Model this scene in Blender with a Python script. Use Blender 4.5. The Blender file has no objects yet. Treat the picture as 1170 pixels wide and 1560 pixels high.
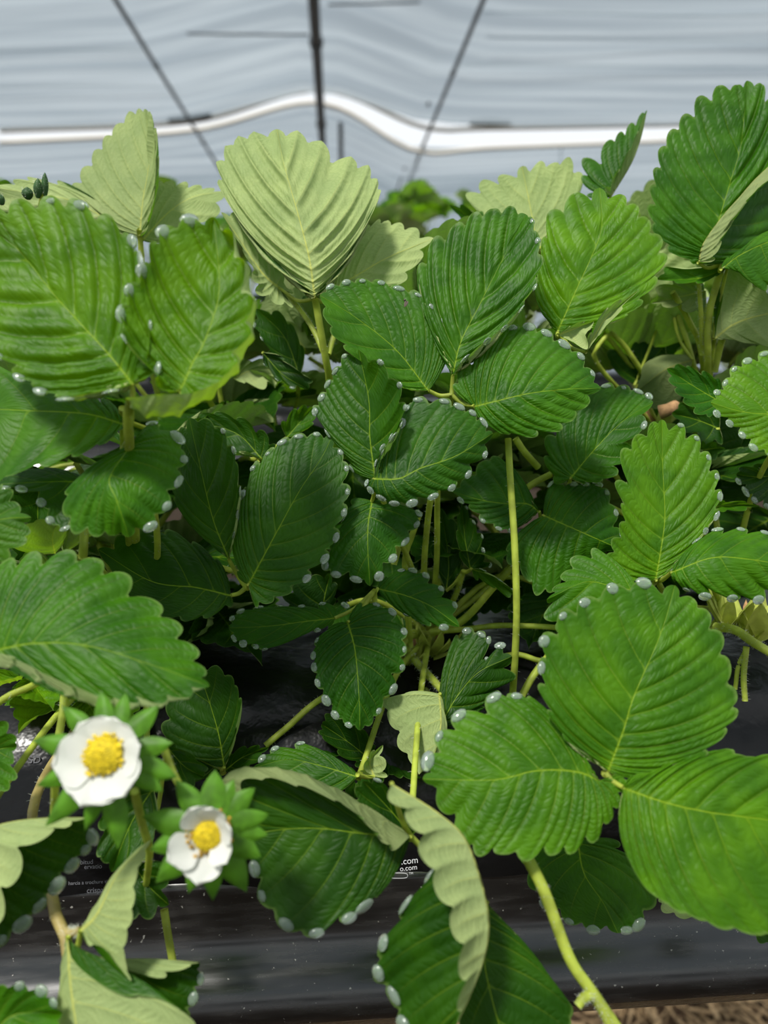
import bpy, bmesh, math, random
import numpy as np
from mathutils import Vector, Matrix

random.seed(7)
rng = np.random.default_rng(11)
S = bpy.context.scene
COL = S.collection
FPX = 1150.0                      # focal length in pixels of the 1170 x 1560 frame
PITCH = math.radians(11.6)        # the phone looks slightly down

# ------------------------------------------------------------------ camera
cam_d = bpy.data.cameras.new('camera')
cam = bpy.data.objects.new('camera', cam_d)
COL.objects.link(cam)
cam_d.sensor_fit = 'HORIZONTAL'
cam_d.sensor_width = 36.0
cam_d.lens = 36.0 * FPX / 1170.0
cam_d.clip_start = 0.01
cam_d.clip_end = 200
cam.location = (0, 0, 0)
cam.rotation_euler = (math.pi / 2 - PITCH, 0, 0)
cam_d.dof.use_dof = True
cam_d.dof.focus_distance = 0.345
cam_d.dof.aperture_fstop = 9.5
S.camera = cam

# ------------------------------------------------------------------ world, sun, exposure
world = bpy.data.worlds.new('world')
S.world = world
world.use_nodes = True
bg = world.node_tree.nodes['Background']
bg.inputs['Color'].default_value = (0.93, 0.97, 1.0, 1)
bg.inputs['Strength'].default_value = 1.05
sun_d = bpy.data.lights.new('sun', 'SUN')
sun_d.energy = 4.4
sun_d.angle = math.radians(9)
sun_d.color = (1.0, 0.97, 0.90)
sun = bpy.data.objects.new('sun', sun_d)
COL.objects.link(sun)
sun.rotation_euler = Vector((0.30, 0.42, -0.86)).to_track_quat('-Z', 'Y').to_euler()
S.view_settings.view_transform = 'Standard'
S.view_settings.look = 'None'
S.view_settings.gamma = 1.0
S.view_settings.use_curve_mapping = False
S.view_settings.exposure = 0.0

# ------------------------------------------------------------------ helpers
FWD = np.array([0, math.cos(PITCH), -math.sin(PITCH)])
UPV = np.array([0, math.sin(PITCH), math.cos(PITCH)])
RGT = np.array([1.0, 0, 0])

def at(u, v, d):
    """Point d metres in front of the lens plane along the ray of a photo pixel."""
    u = np.asarray(u, float); v = np.asarray(v, float); d = np.asarray(d, float)
    x = (u - 585.0) / FPX * d
    y = -(v - 780.0) / FPX * d
    return x[..., None] * RGT + y[..., None] * UPV + d[..., None] * FWD

def mesh_obj(name, verts, faces, mat=None, parent=None, smooth=True):
    me = bpy.data.meshes.new(name)
    me.from_pydata([tuple(map(float, p)) for p in verts], [], faces)
    if smooth:
        me.polygons.foreach_set('use_smooth', [True] * len(me.polygons))
    if mat is not None:
        me.materials.append(mat)
    o = bpy.data.objects.new(name, me)
    COL.objects.link(o)
    if parent is not None:
        o.parent = parent
        o.matrix_parent_inverse = Matrix.Identity(4)
    return o

def empty(name, loc=(0, 0, 0)):
    o = bpy.data.objects.new(name, None)
    o.empty_display_size = 0.02
    COL.objects.link(o)
    o.location = loc
    return o

def tag(o, label=None, cat=None, group=None, kind=None):
    if label: o['label'] = label
    if cat: o['category'] = cat
    if group: o['group'] = group
    if kind: o['kind'] = kind
    return o

def crom(P, ts):
    """Catmull-Rom through the points P (uniform knots 0..n-1) at the parameters ts."""
    P = np.asarray(P, float)
    n = len(P)
    ts = np.clip(np.asarray(ts, float), 0, n - 1)
    Q = np.vstack([2 * P[0] - P[1], P, 2 * P[-1] - P[-2]])
    i = np.minimum(ts.astype(int), n - 2)
    f = (ts - i)[:, None]
    a, b, c, d = Q[i], Q[i + 1], Q[i + 2], Q[i + 3]
    return 0.5 * (2 * b + (c - a) * f + (2 * a - 5 * b + 4 * c - d) * f ** 2 + (3 * b - a - 3 * c + d) * f ** 3)

def arc(P, ss):
    """Points at the arc-length fractions ss of the smooth curve through P."""
    P = np.asarray(P, float)
    D = crom(P, np.linspace(0, len(P) - 1, 40 * (len(P) - 1) + 1)) if len(P) > 2 else np.linspace(P[0], P[-1], 60)
    L = np.concatenate([[0], np.cumsum(np.linalg.norm(np.diff(D, axis=0), axis=1))])
    L /= max(L[-1], 1e-9)
    return np.stack([np.interp(ss, L, D[:, k]) for k in range(D.shape[1])], 1)

def tube_arrays(P, R, sides=10, cap=True):
    """Vertices and faces of a tapering tube along the 3-D points P with radii R."""
    P = np.asarray(P, float); R = np.asarray(R, float)
    n = len(P)
    T = np.gradient(P, axis=0)
    T /= np.linalg.norm(T, axis=1)[:, None] + 1e-12
    ref = np.array([0.31, 0.2, 0.93])
    V, Fc = [], []
    for i in range(n):
        a = np.cross(T[i], ref)
        if np.linalg.norm(a) < 0.1: a = np.cross(T[i], np.array([1.0, 0, 0]))
        a /= np.linalg.norm(a)
        b = np.cross(T[i], a)
        for k in range(sides):
            an = 2 * math.pi * k / sides
            V.append(P[i] + R[i] * (math.cos(an) * a + math.sin(an) * b))
    for i in range(n - 1):
        for k in range(sides):
            k2 = (k + 1) % sides
            Fc.append((i * sides + k, i * sides + k2, (i + 1) * sides + k2, (i + 1) * sides + k))
    if cap:
        Fc.append(tuple(range(sides)))
        Fc.append(tuple(reversed(range((n - 1) * sides, n * sides))))
    return V, Fc

# ------------------------------------------------------------------ materials
def new_mat(name):
    m = bpy.data.materials.new(name)
    m.use_nodes = True
    nt = m.node_tree
    for n in list(nt.nodes): nt.nodes.remove(n)
    out = nt.nodes.new('ShaderNodeOutputMaterial')
    return m, nt, out

def N(nt, typ, **kw):
    n = nt.nodes.new(typ)
    ins = kw.pop('ins', {})
    for k, v in kw.items(): setattr(n, k, v)
    for k, v in ins.items():
        if isinstance(v, bpy.types.NodeSocket): nt.links.new(v, n.inputs[k])
        else: n.inputs[k].default_value = v
    return n

def math_n(nt, op, a, b=None, c=None, clamp=False):
    n = nt.nodes.new('ShaderNodeMath'); n.operation = op; n.use_clamp = clamp
    for i, v in enumerate((a, b, c)):
        if v is None: continue
        if isinstance(v, bpy.types.NodeSocket): nt.links.new(v, n.inputs[i])
        else: n.inputs[i].default_value = v
    return n.outputs[0]

def ramp01(nt, v, a, b, c=0.0, d=1.0):
    n = nt.nodes.new('ShaderNodeMapRange'); n.interpolation_type = 'SMOOTHSTEP'
    nt.links.new(v, n.inputs['Value'])
    n.inputs['From Min'].default_value = a; n.inputs['From Max'].default_value = b
    n.inputs['To Min'].default_value = c; n.inputs['To Max'].default_value = d
    return n.outputs['Result']

def mixc(nt, f, a, b, blend='MIX'):
    n = nt.nodes.new('ShaderNodeMix'); n.data_type = 'RGBA'; n.blend_type = blend
    for k, v in ((0, f), (6, a), (7, b)):
        if isinstance(v, bpy.types.NodeSocket): nt.links.new(v, n.inputs[k])
        else: n.inputs[k].default_value = v
    return n.outputs[2]

def simple(name, col, rough=0.5, spec=0.5, metal=0.0, noise=None, bump=None, trans=None):
    m, nt, out = new_mat(name)
    p = N(nt, 'ShaderNodeBsdfPrincipled', ins={'Roughness': rough, 'Specular IOR Level': spec, 'Metallic': metal})
    p.inputs['Base Color'].default_value = (*col, 1)
    tc = N(nt, 'ShaderNodeTexCoord')
    if noise:
        sc, amt = noise
        nz = N(nt, 'ShaderNodeTexNoise', ins={'Vector': tc.outputs['Object'], 'Scale': sc, 'Detail': 5})
        f = ramp01(nt, nz.outputs['Fac'], 0.3, 0.7)
        c = mixc(nt, f, (*[x * (1 - amt) for x in col], 1), (*[min(1, x * (1 + amt)) for x in col], 1))
        nt.links.new(c, p.inputs['Base Color'])
    if bump:
        sc, st, dist = bump
        nz = N(nt, 'ShaderNodeTexNoise', ins={'Vector': tc.outputs['Object'], 'Scale': sc, 'Detail': 4})
        b = N(nt, 'ShaderNodeBump', ins={'Height': nz.outputs['Fac'], 'Strength': st, 'Distance': dist})
        nt.links.new(b.outputs[0], p.inputs['Normal'])
    sh = p.outputs[0]
    if trans:
        t = N(nt, 'ShaderNodeBsdfTranslucent'); t.inputs['Color'].default_value = (*trans[0], 1)
        mx = N(nt, 'ShaderNodeMixShader', ins={0: trans[1]})
        nt.links.new(sh, mx.inputs[1]); nt.links.new(t.outputs[0], mx.inputs[2]); sh = mx.outputs[0]
    nt.links.new(sh, out.inputs[0])
    return m

def leaf_material():
    """Strawberry leaf: glossy green above with pale sunken veins, matt pale grey-green below, light shines through."""
    m, nt, out = new_mat('leaf')
    uv = N(nt, 'ShaderNodeUVMap', uv_map='vein')
    sep = N(nt, 'ShaderNodeSeparateXYZ', ins={0: uv.outputs[0]})
    tau, t = sep.outputs[0], sep.outputs[1]
    tc = N(nt, 'ShaderNodeTexCoord')
    oi = N(nt, 'ShaderNodeObjectInfo')
    fr = math_n(nt, 'PINGPONG', tau, 0.5)
    def A(nm): return N(nt, 'ShaderNodeAttribute', attribute_name=nm).outputs['Fac']
    dm, dv, sl = A('dm'), A('dv'), A('s')
    vein = math_n(nt, 'MULTIPLY', ramp01(nt, dv, 0.06, 0.34, 1, 0), ramp01(nt, t, 0.35, 0.95, 1.0, 0.2))
    mw = math_n(nt, 'MULTIPLY_ADD', sl, -0.48, 0.66)
    geo0 = N(nt, 'ShaderNodeNewGeometry')
    mw = math_n(nt, 'MULTIPLY', mw, math_n(nt, 'MULTIPLY_ADD', geo0.outputs['Backfacing'], 0.7, 1.0))
    midr = ramp01(nt, math_n(nt, 'DIVIDE', dm, mw), 0.45, 1.15, 1, 0)
    vm = math_n(nt, 'MAXIMUM', midr, math_n(nt, 'MULTIPLY', vein, 0.40), clamp=True)
    # secondary net of fine veins
    cv = N(nt, 'ShaderNodeCombineXYZ', ins={0: math_n(nt, 'MULTIPLY', tau, 1.7), 1: math_n(nt, 'MULTIPLY', math_n(nt, 'ADD', t, math_n(nt, 'MULTIPLY', fr, -0.2)), 11.0)})
    vo = N(nt, 'ShaderNodeTexVoronoi', voronoi_dimensions='2D', feature='DISTANCE_TO_EDGE', ins={'Vector': cv.outputs[0], 'Scale': 1.0})
    cell = ramp01(nt, vo.outputs['Distance'], 0.0, 0.32)
    cv2 = N(nt, 'ShaderNodeCombineXYZ', ins={0: math_n(nt, 'MULTIPLY', tau, 7.0), 1: math_n(nt, 'MULTIPLY', t, 30.0)})
    vo2 = N(nt, 'ShaderNodeTexVoronoi', voronoi_dimensions='2D', feature='DISTANCE_TO_EDGE', ins={'Vector': cv2.outputs[0], 'Scale': 1.0})
    cell2 = ramp01(nt, vo2.outputs['Distance'], 0.0, 0.2)
    nz = N(nt, 'ShaderNodeTexNoise', ins={'Vector': tc.outputs['Object'], 'Scale': 55.0, 'Detail': 3})
    mott = ramp01(nt, nz.outputs['Fac'], 0.35, 0.68)
    top = mixc(nt, mott, (0.019, 0.082, 0.0015, 1), (0.046, 0.145, 0.002, 1))
    top = mixc(nt, math_n(nt, 'MULTIPLY', math_n(nt, 'SUBTRACT', 1.0, cell2), 0.12), top, (0.06, 0.20, 0.012, 1))
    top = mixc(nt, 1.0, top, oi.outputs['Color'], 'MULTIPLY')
    groove = math_n(nt, 'MULTIPLY', ramp01(nt, dv, 0.1, 0.75, 0.42, 0), ramp01(nt, t, 0.12, 0.4))
    top = mixc(nt, groove, top, (0.008, 0.045, 0.002, 1))
    top = mixc(nt, math_n(nt, 'MULTIPLY', vm, 0.75), top, (0.24, 0.38, 0.015, 1))
    und = mixc(nt, mott, (0.33, 0.42, 0.165, 1), (0.41, 0.50, 0.195, 1))
    und = mixc(nt, math_n(nt, 'MULTIPLY', math_n(nt, 'SUBTRACT', 1.0, cell2), 0.3), und, (0.20, 0.30, 0.10, 1))
    und = mixc(nt, math_n(nt, 'MULTIPLY', vm, 0.75), und, (0.58, 0.60, 0.14, 1))
    und = mixc(nt, oi.outputs['Alpha'], (0, 0, 0, 1), und)
    rim = ramp01(nt, t, 0.955, 0.995, 0, 0.55)
    top = mixc(nt, rim, top, (0.16, 0.26, 0.06, 1))
    geo = N(nt, 'ShaderNodeNewGeometry')
    back = geo.outputs['Backfacing']
    col = mixc(nt, back, top, und)
    rough = math_n(nt, 'MULTIPLY_ADD', back, 0.18, 0.47)
    spec = math_n(nt, 'MULTIPLY_ADD', back, -0.04, 0.20)
    h = math_n(nt, 'ADD', math_n(nt, 'MULTIPLY', cell, 0.75), math_n(nt, 'MULTIPLY', cell2, 0.08))
    h = math_n(nt, 'SUBTRACT', h, math_n(nt, 'MULTIPLY', midr, 0.5))
    bp = N(nt, 'ShaderNodeBump', ins={'Height': h, 'Strength': 0.32, 'Distance': 0.0006})
    p = N(nt, 'ShaderNodeBsdfPrincipled', ins={'Base Color': col, 'Roughness': rough, 'Specular IOR Level': spec, 'Normal': bp.outputs[0]})
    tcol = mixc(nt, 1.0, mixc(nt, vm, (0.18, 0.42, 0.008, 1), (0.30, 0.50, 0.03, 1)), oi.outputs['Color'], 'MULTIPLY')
    tr = N(nt, 'ShaderNodeBsdfTranslucent', ins={'Color': tcol, 'Normal': bp.outputs[0]})
    mx = N(nt, 'ShaderNodeMixShader', ins={0: 0.30, 1: p.outputs[0], 2: tr.outputs[0]})
    nt.links.new(mx.outputs[0], out.inputs[0])
    return m

M_LEAF = leaf_material()
M_STEM = simple('stem', (0.42, 0.50, 0.07), 0.5, 0.4, noise=(120, 0.3), trans=((0.6, 0.7, 0.1), 0.3))
M_STEMR = simple('stem_ruddy', (0.34, 0.27, 0.09), 0.5, 0.4, noise=(90, 0.3))
M_PETAL = simple('petal', (0.80, 0.81, 0.76), 0.55, 0.3, bump=(260, 0.25, 0.0006), trans=((0.8, 0.82, 0.75), 0.35))
M_SEPAL = simple('sepal', (0.075, 0.20, 0.012), 0.45, 0.25, noise=(160, 0.35), trans=((0.2, 0.5, 0.04), 0.25))
M_HEART = simple('flower_heart', (0.62, 0.48, 0.015), 0.6, 0.3, noise=(900, 0.25), bump=(1400, 0.7, 0.0006))
M_ANTHER = simple('anther', (0.66, 0.50, 0.02), 0.6, 0.3, noise=(700, 0.3))
M_ANTHER2 = simple('anther_spent', (0.40, 0.25, 0.04), 0.7, 0.2, noise=(700, 0.4))
M_DRY = simple('dry_bract', (0.42, 0.24, 0.12), 0.8, 0.2, noise=(180, 0.4))
M_BUD = simple('bud', (0.03, 0.085, 0.02), 0.6, 0.3, noise=(300, 0.3))
M_FUZZ = simple('fuzz', (0.62, 0.66, 0.55), 0.6, 0.3)

def drop_material():
    m, nt, out = new_mat('water_drop')
    g = N(nt, 'ShaderNodeBsdfPrincipled', ins={'Roughness': 0.14, 'IOR': 1.33, 'Transmission Weight': 1.0})
    g.inputs['Base Color'].default_value = (0.96, 1.0, 0.97, 1)
    w = N(nt, 'ShaderNodeBsdfPrincipled', ins={'Roughness': 0.12, 'Specular IOR Level': 0.8})
    w.inputs['Base Color'].default_value = (0.62, 0.76, 0.65, 1)
    mx = N(nt, 'ShaderNodeMixShader', ins={0: 0.23, 1: g.outputs[0], 2: w.outputs[0]})
    nt.links.new(mx.outputs[0], out.inputs[0])
    return m
M_DROP = drop_material()
# ------------------------------------------------------------------ leaflet builder
ORG = {'T0': (0, 140), 'T1': (0, 480), 'T2': (0, 800), 'T3': (0, 1170), 'T4': (290, 180), 'T5': (290, 500), 'T6': (330, 790),
       'T7': (330, 1170), 'U0': (560, 270), 'U1': (780, 100), 'U2': (780, 400), 'U3': (640, 620), 'U4': (780, 620),
       'U5': (620, 900), 'U6': (780, 860), 'U7': (780, 1170)}
SC = {'C5': (460, 270, 2.4375), 'C6': (680, 230, 2.388), 'P': (0, 0, 1.0)}

def px(crop, pts):
    a = np.asarray(pts, float)[:, :2]
    if crop in SC:
        x, y, s = SC[crop]
    else:
        x, y = ORG[crop]; s = 3.0
    return a / s + np.array([x, y])

def leaflet_arrays(mid, l, r, place, fl=-5, fr=-5, amp=0.5, rpt=12, nc=18, vl=None, vr=None, via_t=0.6, relief=1.0, seed=0, smooth_l=0, smooth_r=0, mexp=3.0):
    """Grid mesh of one leaflet. mid / l / r: midrib and the tooth tips of both sides in a flat drawing plane, base to tip;
    place(xy, s, t, side) lifts points into space. Veins run from the midrib to each tooth and are sunk, the blade between swells."""
    base, tip = np.asarray(mid[0], float), np.asarray(mid[-1], float)
    rg = np.random.default_rng(seed)
    n_rows = rpt * (max(len(l), len(r)) + 1)
    u = np.linspace(0, 1, n_rows + 1)
    M = arc(mid, u ** mexp)
    axis = tip - base; axis = axis / (np.linalg.norm(axis) + 1e-9)
    halves = []
    for side, tips, via, sm in (('l', l, vl, smooth_l), ('r', r, vr, smooth_r)):
        tips = np.asarray(tips, float)
        n = len(tips)
        P = np.vstack([base, tips, tip])
        knots = [0]; vals = [0.0]
        for k in range(1, n + 1):
            rk = round(n_rows * k / (n + 1))
            if k > 1:
                rn = (knots[-1] + rk) // 2
                knots.append(rn); vals.append(k - 0.5)
            knots.append(rk); vals.append(float(k))
        knots.append((knots[-1] + n_rows) // 2); vals.append(n + 0.5)
        knots.append(n_rows); vals.append(n + 1.0)
        tau = np.interp(np.arange(n_rows + 1), knots, vals)
        E = crom(P, tau)
        f = tau - np.floor(tau)
        kk = np.minimum(np.floor(tau).astype(int), n)
        seg = np.linalg.norm(P[kk + 1] - P[kk], axis=1)
        w = (1 - np.abs(np.cos(np.pi * f ** 0.9)) ** 0.5) * amp * seg
        w *= (tau >= 1 + sm) * rg.uniform(0.6, 1.25, n + 2)[kk]
        inw = M - E
        inl = np.linalg.norm(inw, axis=1) + 1e-9
        w = np.minimum(w, 0.4 * inl)
        E = E + inw / inl[:, None] * w[:, None]
        ts = np.linspace(0, 1, nc + 1) ** 0.92
        if via is not None:
            Vv = arc(np.vstack([base, np.asarray(via, float), tip]), np.clip(tau / (n + 1), 0, 1))
        X = np.zeros((n_rows + 1, nc + 1, 2))
        for j, t in enumerate(ts):
            if via is None:
                X[:, j] = M * (1 - t) + E * t
            else:
                v = via_t
                a = (t - v) * (t - 1) / v; b = t * (t - 1) / (v * (v - 1)); c = t * (t - v) / (1 - v)
                X[:, j] = M * a + Vv * b + E * c
        if via is None:
            ch = E - M; rl = np.linalg.norm(ch, axis=1, keepdims=True) + 1e-9; ch = ch / rl
            po = -axis[None] + ch * (ch @ axis)[:, None]; po = po / (np.linalg.norm(po, axis=1, keepdims=True) + 1e-9)
            bowv = (4 * ts * (1 - ts))[None, :] * (rl[:, 0] * 0.085 * np.sin(np.pi * u) ** .8)[:, None]
            X = X + po[:, None, :] * bowv[..., None]
        halves.append((side, tau, ts, X, n))
    verts = []; uvt = []; faces = []; fuv = []
    tipinfo = {}
    grids = []
    for side, tau, ts, X, n in halves:
        TT = np.repeat(ts[None], n_rows + 1, 0); SS = (u ** mexp)[:, None] * (1 - TT) + u[:, None] * TT
        P3 = place(X.reshape(-1, 2), SS.ravel(), TT.ravel(), side).reshape(n_rows + 1, len(ts), 3)
        grids.append(P3)
    # keep one midrib
    grids[1][:, 0] = grids[0][:, 0]
    out = []; attr = []
    length = np.linalg.norm(np.diff(grids[0][:, 0], axis=0), axis=1).sum()
    for (side, tau, ts, X, n), P3 in zip(halves, grids):
        du = np.gradient(P3, axis=0); dt = np.gradient(P3, axis=1)
        nrm = np.cross(dt, du) if side == 'r' else np.cross(du, dt)
        nl = np.linalg.norm(nrm, axis=2, keepdims=True)
        nrm = nrm / np.maximum(nl, 1e-12)
        frd = np.abs(((tau + 0.5) % 1.0) - 0.5)[:, None] * np.ones_like(P3[..., 0])
        T = ts[None, :] * np.ones_like(frd)
        A = relief * 0.062 * length / (n + 1)
        W = np.clip(tau, 0, 1)[:, None] * np.clip((n + 1 - tau), 0.15, 1)[:, None]
        h = -1.15 * np.exp(-(frd / 0.10) ** 2) * (1 - 0.35 * T) + 0.9 * np.sin(np.pi * np.clip(frd / 0.5, 0, 1) * 0.9) * (0.35 + 0.65 * np.sin(np.pi * np.clip(T, 0, 1) ** 0.8))
        ph = rg.uniform(0, 6.28, 8)
        pk = np.sin(2 * np.pi * (T * 6.2 - frd * 1.3) + ph[int(0)] + np.floor(tau + 0.5)[:, None] * 2.1) * np.clip(frd / 0.25, 0, 1)
        pk2 = np.sin(2 * np.pi * (T * 3.1 + tau[:, None] * 0.7) + ph[1])
        h = h + 0.15 * pk * (1 - 0.5 * T) + 0.18 * pk2
        h = h * np.clip(T / 0.12, 0, 1) + (-0.9) * (1 - np.clip(T / 0.09, 0, 1)) * 0.8
        h *= 1 - 0.55 * T ** 3
        good = (nl[..., 0] > 1e-13)
        D = P3 + nrm * (A * h * W * good)[..., None]
        dm = np.concatenate([np.zeros((n_rows + 1, 1)), np.cumsum(np.linalg.norm(np.diff(P3, axis=1), axis=2), axis=1)], 1) * 1000
        sp = np.linalg.norm(du, axis=2) * 1000 * rpt * np.maximum(0.35, (len(l) + 1) / (n + 1)) if False else np.linalg.norm(du, axis=2) * 1000 / np.maximum(np.gradient(tau), 1e-3)[:, None]
        dv = frd * sp
        attr.append((dm, dv))
        out.append((D, nrm))
        tipinfo[side] = [(round(float(k)), int(np.argmin(np.abs(tau - k)))) for k in range(1, n + 1)]
    mid_row = 0.5 * (out[0][0][:, 0] + out[1][0][:, 0])
    nR = n_rows + 1
    verts = [p for p in mid_row]
    idx = []
    A_dm = [np.zeros(nR)]; A_dv = [np.zeros(nR)]; A_s = [u]
    for (D, _), (dm, dv) in zip(out, attr):
        A_dm.append(dm[:, 1:].ravel()); A_dv.append(dv[:, 1:].ravel()); A_s.append(np.repeat(u, nc))
        g = np.zeros((nR, nc + 1), int)
        g[:, 0] = np.arange(nR)
        b0 = len(verts)
        g[:, 1:] = b0 + np.arange(nR * nc).reshape(nR, nc)
        verts.extend(D[:, 1:].reshape(-1, 3))
        idx.append(g)
    for q, (side, tau, ts, X, n) in enumerate(halves):
        g = idx[q]
        for i in range(n_rows):
            for j in range(nc):
                a, b, c, d = (i, j), (i + 1, j), (i + 1, j + 1), (i, j + 1)
                ring = (a, b, c, d) if side == 'l' else (a, d, c, b)
                faces.append(tuple(g[p] for p in ring))
                fuv.append([(tau[p[0]], ts[p[1]]) for p in ring])
    fuv = (fuv, np.concatenate(A_dm), np.concatenate(A_dv), np.concatenate(A_s))
    return np.array(verts), faces, fuv, out, tipinfo, length

def finish_leaflet(name, verts, faces, fuv, parent, tint, origin):
    verts = verts - np.asarray(origin)
    o = mesh_obj(name, verts, faces, M_LEAF, parent)
    lay = o.data.uv_layers.new(name='vein')
    lay.data.foreach_set('uv', [c for f in fuv[0] for q in f for c in q])
    for nm, a in (('dm', fuv[1]), ('dv', fuv[2]), ('s', fuv[3])):
        o.data.attributes.new(nm, 'FLOAT', 'POINT').data.foreach_set('value', a.astype(np.float32))
    o.color = (*tint, 1)
    return o

PLANTS, LEAVES, DROPS, DIMS = {}, {}, [], []

def plant(key, crown, label):
    e = empty('strawberry_plant', at(*crown))
    tag(e, label, 'plant', 'strawberry plants on the black growing bag')
    PLANTS[key] = e
    return e

def hairs_on(P, R, n, ln, V, Fc, seed):
    rg = np.random.default_rng(seed)
    P = np.asarray(P)
    for _ in range(n):
        q = rg.uniform(0.03, 0.97) * (len(P) - 1)
        i = int(q); f = q - i
        p = P[i] * (1 - f) + P[min(i + 1, len(P) - 1)] * f
        T = P[min(i + 1, len(P) - 1)] - P[i]; T /= np.linalg.norm(T) + 1e-12
        a = rg.normal(size=3); a -= T * a.dot(T); a /= np.linalg.norm(a)
        rad = float(np.interp(q, np.arange(len(P)), R))
        b = np.cross(T, a); w = 0.00008
        s = p + a * rad * 0.95
        e = s + a * ln * rg.uniform(0.6, 1.2) + T * ln * rg.uniform(-0.3, 0.5)
        k = len(V)
        V += [s + b * w, s - b * w, s + T * w * 1.5, e]
        Fc += [(k, k + 1, k + 3), (k + 1, k + 2, k + 3), (k + 2, k, k + 3)]

def stem_mesh(name, paths, parent, mat=None, hairs=0, hl=0.0016, seed=1):
    """paths: list of (3-D points, radius at start, radius at end); joined as one stem."""
    V, Fc = [], []
    Vh, Fh = [], []
    org = np.array(parent['_org']) if '_org' in parent else np.array(parent.location)
    for pts, r0, r1 in paths:
        P = arc(pts, np.linspace(0, 1, 22)) if len(pts) > 2 else np.linspace(pts[0], pts[-1], 10)
        R = np.linspace(r0, r1, len(P))
        v, f = tube_arrays(P, R)
        k = len(V)
        V += v; Fc += [tuple(q + k for q in x) for x in f]
        if hairs:
            hairs_on(P, R, int(hairs), hl, Vh, Fh, seed)
    k = len(V); nf = len(Fc)
    V += Vh; Fc += [tuple(q + k for q in x) for x in Fh]
    o = mesh_obj(name, np.array(V) - org, Fc, mat or M_STEM, parent)
    if Fh:
        o.data.materials.append(M_FUZZ)
        mi = [0] * nf + [1] * len(Fh)
        o.data.polygons.foreach_set('material_index', mi)
    return o

def leaf(key, pl, stem=None, r=(0.0016, 0.0013), forks=(), hairs=60, label=None, junction=None, mat=None):
    """One compound leaf: its stalk is the part, its leaflets hang below it. stem: (u, v, d) pixels and depth, crown to junction."""
    e = PLANTS[pl]
    paths = []
    if stem is None:
        J = at(*junction)
        c = np.array(e.location)
        m = 0.55 * J + 0.45 * c + np.array([0, 0.01, 0.008])
        paths.append((np.array([c, m, J + np.array([0, 0.003, -0.004])]), *r))
    else:
        paths.append((np.array([at(*p) for p in stem]), *r))
    for f in forks:
        paths.append((np.array([at(*p) for p in f]), r[1] * 0.85, r[1] * 0.6))
    o = stem_mesh('leaf', paths, e, mat, hairs=hairs, seed=len(LEAVES) + 3)
    o['_org'] = list(e.location)
    o['_J'] = [float(q) for q in (at(*junction) if stem is None else at(*stem[-1]))]
    if label: o['label'] = label
    LEAVES[key] = o
    return o

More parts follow.
